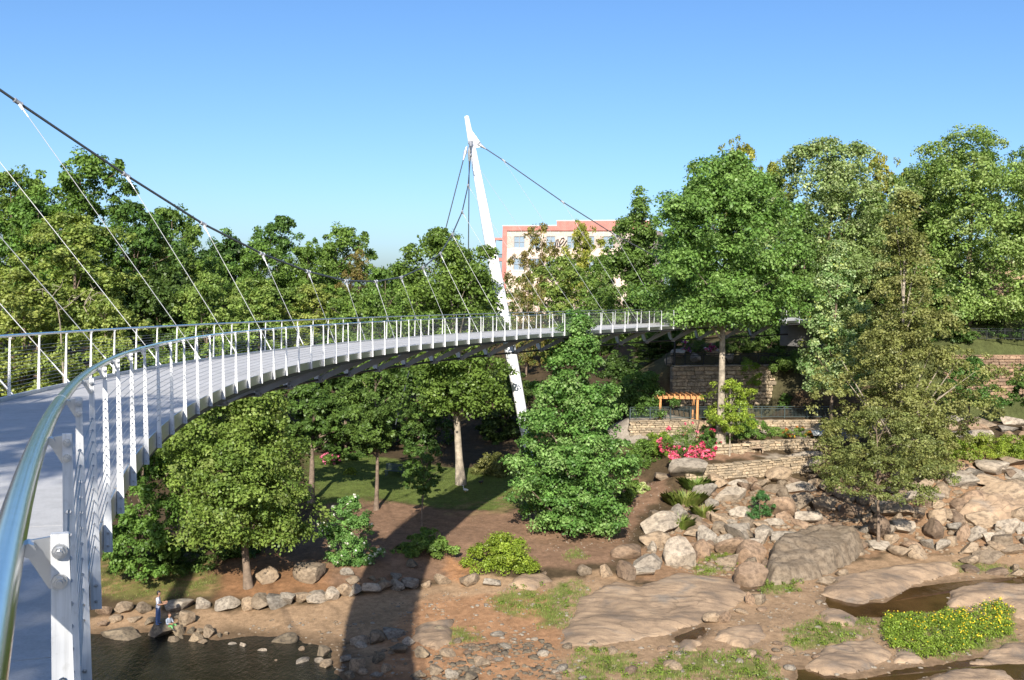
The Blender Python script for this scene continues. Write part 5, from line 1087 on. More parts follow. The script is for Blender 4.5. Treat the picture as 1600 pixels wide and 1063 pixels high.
# ------------------------------------------------------------------ walls and garden
M['brick_stone'] = rock_mat('brick_stone', (0.31, 0.205, 0.135), (0.40, 0.285, 0.195), (0.18, 0.105, 0.07))
M['block_stone'] = rock_mat('block_stone', (0.40, 0.30, 0.20), (0.48, 0.37, 0.26), (0.25, 0.17, 0.11))
def stone_variants(mat, n=6):
    out = []
    for i in range(n):
        r = np.random.default_rng(700 + i); m = MB(); m.box((0, 0, 0), (1, 1, 1), 0, 0.12)
        V = np.array(m.v) * r.uniform(0.86, 1.06, (len(m.v), 3)); m.v = [tuple(v) for v in V]
        out.append(m.mesh('stone', M[mat], 35))
    return out
STV = {k: stone_variants(k) for k in ('wall_stone', 'brick_stone', 'block_stone')}
def stone_wall(name, label, pts, height, mat='wall_stone', sw=(0.35, 0.75), sh=(0.16, 0.28), thick=0.45, seed=1, cap=True, cat='wall', limit=300):
    r = np.random.default_rng(seed); pts = [np.array(p, float) for p in pts]
    o = pts[0]; root = empty(name, (o[0], o[1], o[2]), 0, label, cat); cnt = 0; extra = MB()
    for a, b in zip(pts[:-1], pts[1:]):
        d = b - a; L = float(np.hypot(d[0], d[1])); ang = math.atan2(d[1], d[0]); ux = np.array([math.cos(ang), math.sin(ang), 0]); uy = np.array([-ux[1], ux[0], 0])
        m = MB(); mid = (a + b) / 2 - o; m.box((mid[0] + uy[0] * thick * 0.5, mid[1] + uy[1] * thick * 0.5, mid[2] + height / 2 - 0.15), (L, thick * 0.8, height + 0.2), ang); m.build('core', M['mortar'], root)
        z = -0.12
        while z < height - 0.02:
            hh = min(r.uniform(*sh), height - z + 0.03); last = z + hh > height - 0.05; x = -r.uniform(0, 0.2)
            while x < L:
                ww = (sw[0] * 0.7 + (sw[1] * 1.15 - sw[0] * 0.7) * r.random() ** 1.3) * (1.25 if last and cap else 1)
                c = a - o + ux * (x + ww / 2) + uy * (thick * 0.12 + r.uniform(-0.035, 0.035)) + [0, 0, z + hh / 2 + (b[2] - a[2]) * np.clip((x + ww / 2) / L, 0, 1)]
                lst = STV[mat]
                if cnt < limit: link('stone', lst[int(r.integers(len(lst)))], root, c, (r.uniform(-0.04, 0.04), r.uniform(-0.05, 0.05), ang + r.uniform(-0.05, 0.05)), (ww * 0.97, thick * (0.72 if not last else 1.05), hh * 0.94)); cnt += 1
                else: extra.box(c, (ww * 0.97, thick * 0.72, hh * 0.93), ang)
                x += ww
            z += hh
    if extra.v: tag(extra.build('stones', M[mat], root), kind='stuff')
    return root
stone_wall('retaining_wall', 'pale dry stone wall below the bench terrace, above the boulders', W1, 1.42, seed=11)
stone_wall('retaining_wall', 'low curved stone wall behind the bench', W2, 1.02, seed=12, sw=(0.3, 0.65))
stone_wall('retaining_wall', 'sunlit stone wall below the pergola fence, left of the steps', W3, 1.66, seed=13)
stone_wall('retaining_wall', 'sunlit stone wall below the fence, right of the young lime green tree', W3B, 1.12, seed=14, sw=(0.35, 0.7))
stone_wall('retaining_wall', 'high shaded stone wall behind the pergola', W4, 4.3, seed=15, sw=(0.5, 1.0), sh=(0.25, 0.42), thick=0.6)
stone_wall('retaining_wall', 'tall reddish brown stone wall at the right edge below the street fence', W5, 5.0, 'brick_stone', (0.5, 0.95), (0.26, 0.36), 0.6, 16)
# steps beside the left wall
a = at_z(1100, 690, -12.6); root = empty('stone_steps', a, 0.0, 'pale stone steps rising to the pergola walk', 'steps')
for i in range(6):
    m = MB(); m.box((0.12 * i, 0.36 * i, 0.13 + 0.26 * i), (1.5, 0.42, 0.28), 0.1, 0.03); m.build('step', M['block_stone'], root)
def fence_run(name, label, A, B, hgt, mat, post_gap=1.9, pk=0.13, top=True):
    A = np.array(A, float); B = np.array(B, float); d = B - A; L = np.linalg.norm(d[:2]); n = max(1, round(L / post_gap)); u = d / L
    root = empty(name, A, 0, label, 'fence')
    for i in range(n + 1):
        m = MB(); p = d * i / n; m.box((p[0], p[1], p[2] + hgt / 2), (0.07, 0.07, hgt), math.atan2(d[1], d[0])); m.build('post', M[mat], root)
    for z in (hgt - 0.03, hgt - 0.2, 0.12):
        m = MB(); m.bar((0, 0, z), d + [0, 0, z], 0.045, 0.05); m.build('rail', M[mat], root)
    m = MB()
    for i in range(int(L / pk)):
        p = u * (i + 0.5) * pk; m.box((p[0], p[1], p[2] + (hgt - 0.08) / 2), (0.022, 0.022, hgt - 0.28))
    tag(m.build('pickets', M[mat], root), kind='stuff'); return root
zw = -11.0
fence_run('metal_fence', 'dark metal railing along the pergola walk left of the young tree', np.array([W3[0][0], W3[0][1] + 0.75, zw]), np.array([W3[1][0] + 1.2, W3[1][1] + 0.75, zw]), 1.07, 'fence')
fence_run('metal_fence', 'dark metal railing along the upper walk right of the young tree', np.array([W3B[0][0] - 1.6, W3B[0][1] + 0.75, zw]), np.array([W3B[1][0] + 0.4, W3B[1][1] + 0.75, zw]), 1.07, 'fence')
fence_run('metal_fence', 'black iron fence at the street above the reddish wall', np.array([W5[0][0] + 3.4, 101.5, gz(W5[0][0] + 3.4, 101.5)]), np.array([W5[1][0] + 4, 101.5, gz(W5[0][0] + 3.4, 101.5)]), 1.1, 'black_iron')
a = brail(51.5, 2.0, 0); fence_run('metal_fence', 'black railing on the shaded wall below the bridge end', np.array([W4[0][0] - 0.5, W4[0][1] + 0.9, -6.7]), np.array([W4[1][0] + 2.5, W4[1][1] + 0.9, -6.7]), 1.1, 'black_iron')
# pergola
pc = at_z(1060, 655, -11.02); pc[2] = float(hfast(pc[0], pc[1])) - 0.02
root = empty('pergola', pc, 0, 'orange wooden pergola with four posts on the upper walk', 'pergola')
for x in (-1.62, 1.62):
    for y in (0.0, 1.9):
        xx = x * (1 if y == 0 else 0.98); m = MB(); m.box((xx, y, 1.1), (0.2, 0.2, 2.2), 0, 0.015); po = m.build('post', M['wood'], root)
        m = MB(); m.box((xx, y, 0.14), (0.3, 0.3, 0.28), 0, 0.02); m.build('post_base', M['wood'], po)
for y in (-0.12, 0.12, 1.78, 2.02):
    m = MB(); m.box((0, y, 2.27), (4.3, 0.07, 0.24), 0, 0.01); m.build('beam', M['wood'], root)
for i in range(9):
    m = MB(); m.box((-1.95 + 0.4875 * i, 0.95, 2.47), (0.07, 3.1, 0.19), 0, 0.01); m.build('rafter', M['wood'], root)
# benches
def bench(label, px, py, rz, L, mat, up=0.0):
    p = hit(px, py); p[2] = float(hfast(p[0], p[1])); root = empty('bench', p, rz, label, 'bench')
    for i in range(5):
        m = MB(); m.box((0, -0.2 + 0.1 * i, 0.44), (L, 0.085, 0.035), 0, 0.006); m.build('seat_slat', M[mat], root)
    for i in range(5):
        m = MB(); m.box((0, 0.27 + 0.028 * i, 0.53 + 0.095 * i), (L, 0.03, 0.082), 0, 0.006); m.build('back_slat', M[mat], root)
    for x in (-L * 0.42, L * 0.42):
        m = MB(); m.box((x, -0.18, 0.21), (0.07, 0.07, 0.42)); m.build('leg', M[mat], root)
        m = MB(); m.bar((x, 0.2, 0), (x, 0.42, 0.95), 0.07, 0.06); m.build('leg', M[mat], root)
        m = MB(); m.box((x, 0.02, 0.64), (0.06, 0.5, 0.04)); m.build('armrest', M[mat], root)
bench('weathered wooden slat bench on the gravel terrace beside the young lime green tree', 1178, 708, 0.35, 1.7, 'bench_wood')
bench('dark bench at the back of the lawn between the tree trunks', 616, 744, -0.2, 1.6, 'fence')
# information board
p = hit(1283, 693); p[2] = float(hfast(p[0], p[1])); root = empty('information_board', p, 0.1, 'slanted grey information board at the end of the second terrace wall', 'sign')
m = MB()
for s in (-0.55, 0.55): m.box((s, 0.12, 0.4), (0.08, 0.08, 0.8))
m.build('post', M['fence'], root)
m = MB(); q = [(-0.8, -0.25, 0.72), (0.8, -0.25, 0.72), (0.8, 0.35, 1.05), (-0.8, 0.35, 1.05)]; m.add(q + [(a, b, c - 0.06) for a, b, c in q], [(0, 1, 2, 3), (7, 6, 5, 4), (0, 4, 5, 1), (1, 5, 6, 2), (2, 6, 7, 3), (3, 7, 4, 0)]); m.build('panel', M['galv'], root)
m = MB(); q = [(-0.72, -0.2, 0.755), (0.72, -0.2, 0.755), (0.72, 0.3, 1.03), (-0.72, 0.3, 1.03)]; m.add(q, [(0, 1, 2, 3)]); m.build('printed_face', plain('board_face', (0.45, 0.47, 0.46), 0.4, 0, 0.5, 5), root)
# tan house corner at the right edge behind the street fence
A = at_y(1535, 505, 112.0); zb_ = gz(A[0], 112.0) - 0.3
root = empty('building', (A[0], 112.0, zb_), 0, 'tan block building glimpsed at the right edge behind the street trees', 'building')
m = MB(); m.box((6, 2.2, 3.1), (12, 4, 6.2)); m.build('wall', M['mortar'], root)
for j in range(8):
    for i in range(10):
        m = None
        lst = STV['block_stone']; link('stone_block', lst[(i * 3 + j) % 6], root, (0.6 + 1.2 * i + (0.6 if j % 2 else 0) - 0.2, 0.12, 0.42 + 0.75 * j), None, (1.15, 0.3, 0.71))
# dead pale branches in the thicket on the left
for i, (px, py, d, s) in enumerate(((95, 520, 76.0, 1.0), (140, 505, 78.0, 0.75))):
    p = at_y(px, py, d); m = MB(); r = np.random.default_rng(900 + i); tips = [(np.zeros(3), np.array([0, 0, 1.0]), 0.06, 1.7)]
    for lv in range(4):
        nx_ = []
        for b, dr_, rad, ln in tips:
            e = b + unit(dr_ + r.normal(size=3) * 0.25) * ln * s; m.tube([b, 0.5 * (b + e) + r.normal(size=3) * 0.06, e], [rad, rad * 0.85, rad * 0.65], 5, False)
            for _ in range(2): nx_.append((e, unit(dr_ + r.normal(size=3) * [0.9, 0.6, 0.7]), rad * 0.62, ln * 0.72))
        tips = nx_
    g = gz(p[0], d); m.tube([(0, 0, g - p[2]), (0.3, 0.1, (g - p[2]) * 0.5), (0, 0, 0)], [0.13, 0.1, 0.06], 6)
    o = m.build('dead_tree', M['bark_pale'], None, 60, p); tag(o, ['bare forked dead tree in front of the left thicket', 'smaller bare dead tree right of the forked one'][i], 'tree')

# ------------------------------------------------------------------ pink building on the hill behind the mast
A = at_y(786, 400, 168.0); B = at_y(1014, 400, 160.0); L = float(np.hypot(*(B - A)[:2])); ang = math.atan2(B[1] - A[1], B[0] - A[0])
root = empty('building', (A[0], A[1], -6.0), ang, 'cream walled building with red cornice and faded script lettering behind the trees', 'building')
def fx(px): return L * (px - 786) / (1014 - 786)
def fz(py, px=860): return at_y(px, py, 168.0 - 8 * (px - 786) / 228)[2] + 6.0
M['facade'] = rock_mat('facade', (0.60, 0.51, 0.45), (0.68, 0.61, 0.54), (0.52, 0.35, 0.29))
zt1, zt2 = fz(352.5, 800), fz(344.5, 930)
WINS = [(803, 821, 369, 388), (829, 846, 369, 388), (855, 870, 368, 387), (888, 903, 367, 386), (915, 931, 367, 386), (944, 960, 366, 385)]
WINS += [(a, b, c + 35, d + 35) for a, b, c, d in WINS]
# wall built round its window openings, as rows of panels
zrows = sorted(set([0.0] + [round(fz(v), 3) for w in WINS[::6] for v in (w[2], w[3])] + [zt1 - 1.0]))
def wallpiece(x0, x1, z0, z1): m = MB(); m.box(((x0 + x1) / 2, 0.2, (z0 + z1) / 2), (x1 - x0, 0.4, z1 - z0)); m.build('wall_panel', M['facade'], root)
for i in range(len(zrows) - 1):
    z0, z1 = zrows[i], zrows[i + 1]
    if i % 2 == 0: wallpiece(0, L, z0, z1)
    else:
        xs_ = [0.0] + [v for w in WINS[:6] for v in (fx(w[0]), fx(w[1]))] + [L]
        for j in range(0, len(xs_), 2): wallpiece(xs_[j], xs_[j + 1], z0, z1)
m = MB(); m.box((L / 2, 6.5, zt1 / 2 - 0.2), (L - 0.1, 12, zt1 - 0.6)); m.build('building_body', M['facade'], root)
def flat(name, mat, x0, x1, z0, z1, y0, y1, parent=None): m = MB(); m.box(((x0 + x1) / 2, (y0 + y1) / 2, (z0 + z1) / 2), (x1 - x0, y1 - y0, z1 - z0)); return m.build(name, M[mat], parent or root)
xs = fx(872)
flat('cornice', 'terracotta', -0.1, xs, zt1 - 0.85, zt1 - 0.12, -0.12, 0.5); flat('coping', 'frame', -0.15, xs, zt1 - 0.12, zt1 + 0.03, -0.18, 0.6)
flat('cornice', 'terracotta', xs, L + 0.1, zt1 - 0.85, zt2 - 0.12, -0.14, 0.5); flat('coping', 'frame', xs - 0.05, L + 0.15, zt2 - 0.12, zt2 + 0.03, -0.2, 0.6)
flat('pilaster', 'terracotta', -0.12, fx(792), 0, zt1 - 0.86, -0.1, 0.42)
for i, (x0, x1, y0, y1) in enumerate(WINS):
    a, b, c, d = fx(x0), fx(x1), zrows[3 if i < 6 else 1], zrows[4 if i < 6 else 2]
    w = flat('window', 'shutter', a, b, c, c + 0.09, 0.02, 0.3)
    for q in ((a, a + 0.1), (b - 0.1, b), ((a + b) / 2 - 0.05, (a + b) / 2 + 0.05)): flat('frame', 'shutter', q[0], q[1], c + 0.09, d, 0.05, 0.22, w)
    flat('frame', 'shutter', a, b, d - 0.09, d + 0.0, 0.04, 0.24, w); flat('frame', 'shutter', a + 0.1, b - 0.1, (c + d) / 2 - 0.03, (c + d) / 2 + 0.03, 0.08, 0.2, w)
    for q in ((a + 0.1, (a + b) / 2 - 0.05), ((a + b) / 2 + 0.05, b - 0.1)): flat('pane', 'glass', q[0], q[1], c + 0.09, d - 0.09, 0.17, 0.19, w)
    flat('sill', 'frame', a - 0.12, b + 0.12, c - 0.12, c - 0.002, -0.08, 0.15, w)
# faded script letters between the windows: the end of a word, "ne"
def stroke(pts, r): m = MB(); P_ = [(fx(x), -0.03, fz(y, x)) for x, y in pts]; m.tube(P_, r, 6); m.build('letter', M['ink'], root, 60)
stroke([(869.5, 386), (870.6, 380), (872, 374.5), (871.2, 378), (870.3, 386)], 0.09); stroke([(870.4, 380), (872.5, 375.5), (874.2, 373.8), (874.6, 376), (873.4, 381), (873, 385), (874.2, 386.3), (876, 385)], 0.10)
stroke([(876, 385), (880, 381), (883.2, 377), (883.8, 373.5), (882.4, 372), (879.6, 373.5), (877.2, 378), (876.6, 383), (878, 386.3), (881, 386), (884.5, 382), (888, 376)], 0.11)
# balcony bay at the left corner
for z0, z1 in ((fz(375, 780), fz(371.5, 780)), (fz(408, 780), fz(403, 780))): flat('balcony_slab', 'terracotta', fx(770), -0.13, z0, z1, 0.3, 3.0)
for x in (770.6, 785.0): flat('balcony_post', 'terracotta', fx(x) - 0.12, fx(x) + 0.12, 0, fz(371.5, 780), 0.35, 0.6)
flat('balcony_rail', 'black_iron', fx(771), fx(784.5), fz(398, 780), fz(397, 780), 0.4, 0.46)
for i in range(8): flat('balcony_rail', 'black_iron', fx(771.5 + 1.8 * i), fx(771.5 + 1.8 * i) + 0.05, fz(403, 780), fz(398, 780), 0.41, 0.45)

# ------------------------------------------------------------------ people and birds
M['skin'] = plain('skin', (0.30, 0.16, 0.10), 0.55, 0, 0.08, 8); M['hair'] = plain('hair', (0.018, 0.014, 0.012), 0.6, 0, 0.2, 20)
M['shirt'] = plain('shirt', (0.72, 0.72, 0.78), 0.85, 0, 0.05, 6); M['jeans'] = plain('jeans', (0.10, 0.16, 0.32), 0.9, 0, 0.25, 8); M['shoe'] = plain('shoe', (0.05, 0.045, 0.04), 0.7)
M['child_shirt'] = plain('child_shirt', (0.28, 0.32, 0.38), 0.85, 0, 0.1, 8); M['child_green'] = plain('child_green', (0.12, 0.30, 0.10), 0.8, 0, 0.1, 8); M['child_hair'] = plain('child_hair', (0.05, 0.025, 0.015), 0.6, 0, 0.2, 20)
def figure(name, J, E, Rd, matfn, mats, loc, rz, sc, label, head_c, head_r, hair_mat):
    """J joints, E bones, Rd radii; grown with a Skin modifier into one surface"""
    me = bpy.data.meshes.new('body'); keys = list(J); me.from_pydata([J[k] for k in keys], [(keys.index(a), keys.index(b)) for a, b in E], [])
    o = bpy.data.objects.new('body_tmp', me); COL.objects.link(o)
    sk = o.modifiers.new('skin', 'SKIN'); su = o.modifiers.new('sub', 'SUBSURF'); su.levels = 2; su.render_levels = 2
    for i, k in enumerate(keys): r = Rd[k]; me.skin_vertices[0].data[i].radius = (r if isinstance(r, tuple) else (r, r)); me.skin_vertices[0].data[i].use_root = (i == 0)
    dg = bpy.context.evaluated_depsgraph_get(); ev = bpy.data.meshes.new_from_object(o.evaluated_get(dg)); bpy.data.objects.remove(o)
    # head: egg with brow, nose, chin and ears merged into the same mesh
    V, F = ico(3); V = V * [head_r * 0.95, head_r * 0.78, head_r * 1.18]
    nose = np.exp(-((V[:, 1] / (0.13 * head_r)) ** 2 + ((V[:, 2] + 0.12 * head_r) / (0.22 * head_r)) ** 2)) * (V[:, 0] > 0); V[:, 0] += nose * 0.24 * head_r
    ear = np.exp(-((V[:, 0] / (0.16 * head_r)) ** 2 + ((V[:, 2] + 0.05 * head_r) / (0.26 * head_r)) ** 2)) * (np.abs(V[:, 1]) > 0.55 * head_r); V[:, 1] += np.sign(V[:, 1]) * ear * 0.14 * head_r
    eye = np.exp(-(((np.abs(V[:, 1]) - 0.3 * head_r) / (0.13 * head_r)) ** 2 + ((V[:, 2] - 0.1 * head_r) / (0.12 * head_r)) ** 2)) * (V[:, 0] > 0); V[:, 0] -= eye * 0.10 * head_r
    bv = np.array([v.co[:] for v in ev.vertices]); bf = [tuple(p.vertices) for p in ev.polygons]
    allv = np.concatenate([bv, V + head_c]); fs = bf + [tuple(int(i) + len(bv) for i in f) for f in F]
    me = bpy.data.meshes.new(name); me.from_pydata([tuple(map(float, v)) for v in allv], [], fs); me.shade_smooth()
    for k in mats: me.materials.append(M[k])
    for p in me.polygons: p.material_index = mats.index(matfn(np.array(p.center), p.index >= len(bf)))
    b = link(name, me, None, loc, (0, 0, rz), (sc, sc, sc)); tag(b, label, 'person')
    V2, F2 = ico(3); V2 = V2 * [head_r * 1.06, head_r * 0.9, head_r * 1.27] + [-0.02, 0, 0.02]; c = V2[F2].mean(1)
    keep = (c[:, 2] > head_r * 0.45) | ((c[:, 0] < -0.25 * head_r) & (c[:, 2] > -0.5 * head_r)) ; mh = np_mesh('hair', V2 + head_c, F2[keep], M[hair_mat], None, True); link('hair', mh, b)
    return b
def fingers(J, E, Rd, wrist, hand, side, fw):
    fw = np.array(fw, float); hand_p = np.array(J[hand]); up = np.array([0, 0, 1.0]); sd = np.array([0, side, 0.0])
    for i, (o_, ln) in enumerate(((0.033, 0.07), (0.011, 0.078), (-0.011, 0.074), (-0.033, 0.06))):
        a = hand_p + fw * 0.05 + up * o_; b = a + fw * ln * 0.55; c = b + (fw * 0.6 - sd * 0.7) * ln * 0.5
        for n_, p in (('a', a), ('b', b), ('c', c)): J[f'{hand}{i}{n_}'] = tuple(p); Rd[f'{hand}{i}{n_}'] = 0.0095
        E += [(hand, f'{hand}{i}a'), (f'{hand}{i}a', f'{hand}{i}b'), (f'{hand}{i}b', f'{hand}{i}c')]
    a = hand_p + up * 0.045 + fw * 0.005; b = a + up * 0.02 + fw * 0.045
    for n_, p in (('ta', a), ('tb', b)): J[hand + n_] = tuple(p); Rd[hand + n_] = 0.0105
    E += [(hand, hand + 'ta'), (hand + 'ta', hand + 'tb')]
J = {'pelvis': (0, 0, 0.96), 'belly': (0.015, 0, 1.10), 'chest': (0.0, 0, 1.30), 'neck': (0.01, 0, 1.47), 'skull': (0.03, 0, 1.56)}
Rd = {'pelvis': (0.15, 0.115), 'belly': (0.15, 0.125), 'chest': (0.175, 0.125), 'neck': 0.06, 'skull': 0.055}; E = [('pelvis', 'belly'), ('belly', 'chest'), ('chest', 'neck'), ('neck', 'skull')]
for s, t in ((1, 'l'), (-1, 'r')):
    J.update({'hip' + t: (0, 0.095 * s, 0.88), 'knee' + t: (0.04 * s, 0.115 * s, 0.49), 'ank' + t: (0.03 * s - 0.02, 0.125 * s, 0.09), 'toe' + t: (0.03 * s + 0.14, 0.15 * s, 0.035), 'sho' + t: (0.0, 0.19 * s, 1.40), 'elb' + t: (0.03, 0.25 * s, 1.12), 'wri' + t: (0.27, 0.17 * s, 1.13), 'hand' + t: (0.34, 0.15 * s, 1.15)})
    Rd.update({'hip' + t: 0.10, 'knee' + t: 0.07, 'ank' + t: 0.055, 'toe' + t: (0.045, 0.03), 'sho' + t: 0.075, 'elb' + t: 0.052, 'wri' + t: 0.032, 'hand' + t: (0.04, 0.022)})
    E += [('pelvis', 'hip' + t), ('hip' + t, 'knee' + t), ('knee' + t, 'ank' + t), ('ank' + t, 'toe' + t), ('chest', 'sho' + t), ('sho' + t, 'elb' + t), ('elb' + t, 'wri' + t), ('wri' + t, 'hand' + t)]
    fingers(J, E, Rd, 'wri' + t, 'hand' + t, s, (1, -0.12 * s, 0.1))
def mat_man(c, head):
    if head: return 'skin'
    if c[2] < 0.075: return 'shoe'
    if c[2] < 0.94: return 'jeans'
    if c[2] > 1.47: return 'skin'
    if c[0] > 0.09 and abs(c[1]) > 0.08 and c[2] < 1.24 and c[0] > 0.13 or (abs(c[1]) > 0.2 and c[2] < 1.18): return 'skin'
    return 'shirt'
def rock_top(label, px, py):
    o = next(o for o in bpy.data.objects if o.get('label') == label)
    mw = Matrix.LocRotScale(o.location, o.rotation_euler, o.scale); V = np.array([(mw @ v.co)[:] for v in o.data.vertices])
    best = None
    for yy in np.linspace(o.location.y - o.scale.y, o.location.y + o.scale.y, 30):
        q = at_y(px, py, yy); near = V[np.hypot(V[:, 0] - q[0], V[:, 1] - yy) < 0.16]
        if len(near):
            zt = near[:, 2].max(); e = abs(zt - q[2])
            if best is None or e < best[0]: best = (e, np.array([q[0], yy, zt]))
    return best[1] if best else hit(px, py)
pm = rock_top('flat dark rock that the man stands on', 247, 976); pm[2] -= 0.03
figure('person', J, E, Rd, mat_man, ['skin', 'shirt', 'jeans', 'shoe'], pm, 0.15, 1.0, 'person in white shirt and blue jeans standing on a shore rock, hands held forward', np.array([0.045, 0, 1.645]), 0.10, 'hair')
J = {'pelvis': (0, 0, 0.13), 'belly': (0.01, 0, 0.28), 'chest': (0.03, 0, 0.44), 'neck': (0.06, 0, 0.60), 'skull': (0.08, 0, 0.68)}
Rd = {'pelvis': (0.14, 0.12), 'belly': 0.125, 'chest': (0.14, 0.11), 'neck': 0.05, 'skull': 0.05}; E = [('pelvis', 'belly'), ('belly', 'chest'), ('chest', 'neck'), ('neck', 'skull')]
for s, t in ((1, 'l'), (-1, 'r')):
    J.update({'hip' + t: (0.06, 0.09 * s, 0.12), 'knee' + t: (0.38, 0.15 * s, 0.26), 'ank' + t: (0.55, 0.13 * s, 0.05), 'toe' + t: (0.68, 0.14 * s, 0.05), 'sho' + t: (0.03, 0.16 * s, 0.53), 'elb' + t: (0.12, 0.21 * s, 0.34), 'wri' + t: (0.29, 0.14 * s, 0.34), 'hand' + t: (0.34, 0.12 * s, 0.35)})
    Rd.update({'hip' + t: 0.085, 'knee' + t: 0.06, 'ank' + t: 0.045, 'toe' + t: (0.04, 0.028), 'sho' + t: 0.06, 'elb' + t: 0.043, 'wri' + t: 0.028, 'hand' + t: (0.035, 0.02)})
    E += [('pelvis', 'hip' + t), ('hip' + t, 'knee' + t), ('knee' + t, 'ank' + t), ('ank' + t, 'toe' + t), ('chest', 'sho' + t), ('sho' + t, 'elb' + t), ('elb' + t, 'wri' + t), ('wri' + t, 'hand' + t)]
    fingers(J, E, Rd, 'wri' + t, 'hand' + t, s, (1, -0.1 * s, 0.05))
def mat_child(c, head):
    if head or c[2] > 0.61: return 'skin'
    if c[0] > 0.5: return 'shoe'
    if c[0] > 0.22 and c[2] > 0.3 and abs(c[1]) > 0.05 and c[2] < 0.42 and abs(c[1]) < 0.2 and c[0] < 0.45 and c[2] > 0.31: return 'skin'
    if c[2] < 0.30: return 'child_green' if c[0] > 0.1 else 'jeans'
    return 'child_shirt'
pc_ = rock_top('dark rock right of the one the man stands on', 263, 973); pc_[2] = max(pc_[2] - 0.02, float(hfast(pc_[0], pc_[1])))
figure('person', J, E, Rd, mat_child, ['skin', 'child_shirt', 'child_green', 'shoe', 'jeans'], pc_, -0.5, 0.95, 'small person in grey top and green trousers sitting on the rocks', np.array([0.10, 0, 0.76]), 0.095, 'child_hair')
M['feather'] = plain('feather', (0.78, 0.77, 0.74), 0.8, 0, 0.05, 8); M['dark_feather'] = plain('dark_feather', (0.05, 0.042, 0.038), 0.7, 0, 0.2, 8); M['beak'] = plain('beak', (0.6, 0.3, 0.05), 0.6)
def goose(label, px, py, s, mat, rz):
    p = hit(px, py); p[2] = float(hfast(p[0], p[1])); root = empty('goose', p, rz, label, 'bird')
    m = MB(); m.tube([(-0.36, 0, 0.30), (-0.24, 0, 0.27), (-0.05, 0, 0.26), (0.12, 0, 0.30), (0.20, 0, 0.36), (0.235, 0, 0.46), (0.22, 0, 0.58), (0.235, 0, 0.66), (0.29, 0, 0.68), (0.325, 0, 0.665)], [0.015, 0.09, 0.135, 0.12, 0.075, 0.045, 0.036, 0.045, 0.045, 0.02], 12); b = m.build('body', M[mat], root, 80)
    m = MB(); m.tube([(0.31, 0, 0.668), (0.385, 0, 0.65)], [0.022, 0.008], 8); m.build('beak', M['beak'], root, 60)
    for sd in (-1, 1):
        m = MB(); m.tube([(0.0, 0.06 * sd, 0.18), (-0.01, 0.06 * sd, 0.03), (0.06, 0.06 * sd, 0.01)], [0.016, 0.012, 0.012], 6); m.build('leg', M['beak'], root, 60)
        m = MB(); m.tube([(0.1, 0.12 * sd, 0.31), (-0.1, 0.135 * sd, 0.3), (-0.34, 0.05 * sd, 0.31)], [0.03, 0.06, 0.01], 8); m.build('wing', M[mat], root, 80)
    root.scale = (s, s, s)
goose('white goose standing on the shaded lawn in the bridge shadow', 727, 770, 0.75, 'feather', 2.6)
goose('dark goose on the lawn beyond the white one', 752, 757, 0.7, 'dark_feather', 0.4)

# labels: size, colour and place; where these agree, the order from the left decides
ORD = ['leftmost', 'second from left', 'third from left', 'fourth from left', 'fifth from left', 'sixth from left', 'seventh from left', 'eighth from left', 'ninth from left', 'tenth from left', 'eleventh from left', 'twelfth from left', 'thirteenth from left', 'fourteenth from left', 'fifteenth from left']
def place_word(px, py):
    if py > 905: return 'on the riverbed below the slope'
    if px < 1045: return 'at the left end of the boulder slope'
    if px < 1150: return 'below the big pale boulder' if py < 800 else 'above the smooth bedrock shelf'
    if px < 1250: return 'below the dry stone wall' if py < 775 else 'left of the great flat boulder'
    if px < 1350: return 'above the great flat boulder' if py < 815 else 'beside the great flat boulder'
    if px < 1440: return 'behind the small olive tree' if py < 790 else 'right of the small olive tree trunk'
    if px < 1520: return 'below the left hedge shrub' if py < 785 else 'above the long bedrock hump'
    return 'under the right hedge shrubs' if py < 765 else 'low at the right edge'
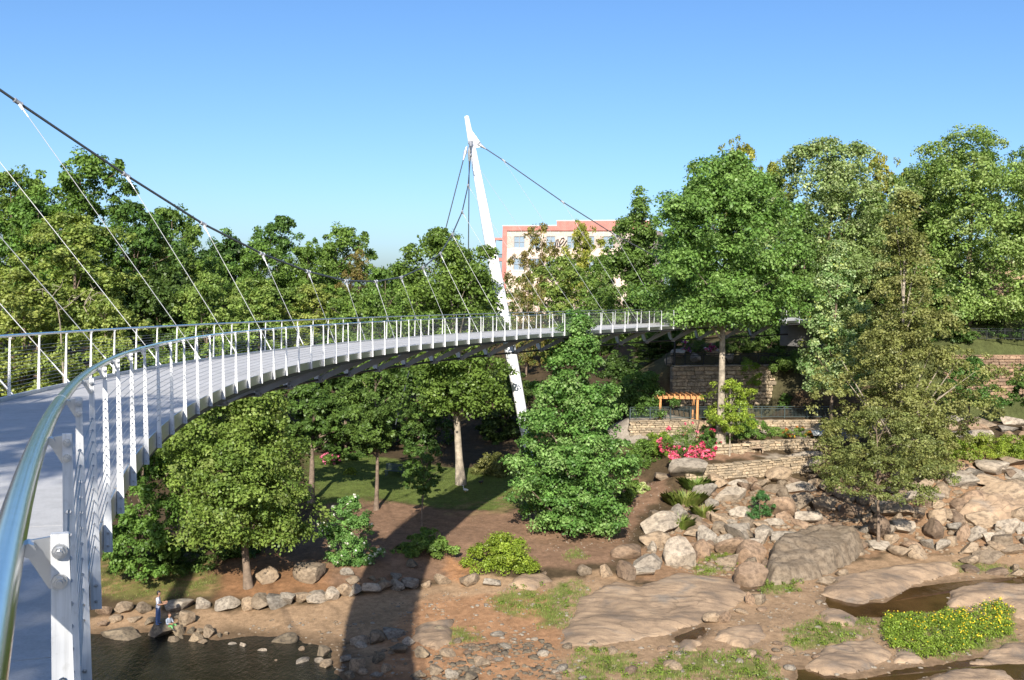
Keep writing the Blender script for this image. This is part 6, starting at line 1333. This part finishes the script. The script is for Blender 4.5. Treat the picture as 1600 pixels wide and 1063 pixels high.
COLR = {'rock_tan': 'tan', 'rock_grey': 'pale grey', 'rock_brown': 'brown', 'rock_wet': 'dark'}
sets = {}
for o, px, py, w, h, kind in BOUL:
    size = 'large' if w > 45 else 'small' if w < 27 else 'middling'
    g = o['group']
    if g == RB: base = f"{size} {COLR[kind]} boulder {place_word(px, py)}"
    elif g.startswith('stacked'): base = f"flat {COLR[kind]} boulder in the low wall along the lawn strip"
    elif g.startswith('boulder row'): base = 'rough boulder in the single row edging the bank'
    elif g.startswith('river rocks'): base = f"{size} {COLR[kind]} river rock {'left of' if px < 545 else 'in' if px < 650 else 'right of'} the bridge shadow"
    elif g.startswith('loose'): base = f"loose {COLR[kind]} rock on the mulch bank near the bridge shadow"
    else: base = f"{size} {COLR[kind]} shore rock {'left of' if px < 245 else 'right of'} the standing person"
    sets.setdefault(base, []).append((px, o))
for base, lst in sets.items():
    lst.sort(key=lambda q: q[0])
    for i, (px, o) in enumerate(lst): o['label'] = base if len(lst) == 1 else f"{base}, {ORD[min(i, 14)]}"
def to_px(x, y, z):
    d = y * _c - z * _s; v = y * _s + z * _c
    return 800 + F_PX * (x * _cr - v * _sr) / d, 531.5 - F_PX * (x * _sr + v * _cr) / d
sets = {}
for o, a, kind in FILL:
    px, py = to_px(*o.location); sets.setdefault(f"small {COLR[kind]} filler rock {place_word(px, py)}", []).append((px, o))
for o, a, kind in LOOSE:
    px, py = to_px(*o.location); pl = 'below the bedrock shelf' if 860 < px < 1110 else 'left of the bedrock shelf' if px <= 860 else 'near the small brown pool' if px < 1230 else 'left of the yellow flowers'
    sets.setdefault(f"loose {COLR[kind]} riverbed stone {pl}{', nearer' if py > 1010 else ', farther'}", []).append((px, o))
for base, lst in sets.items():
    lst.sort(key=lambda q: q[0])
    for i, (px, o) in enumerate(lst): o['label'] = base if len(lst) == 1 else f"{base}, {ORD[i]}" if i < 15 else f"{base}, {ORD[len(lst) - 1 - i].replace('leftmost', 'rightmost').replace('left', 'right') if not ORD[len(lst) - 1 - i].startswith('leftmost') else 'rightmost'}"
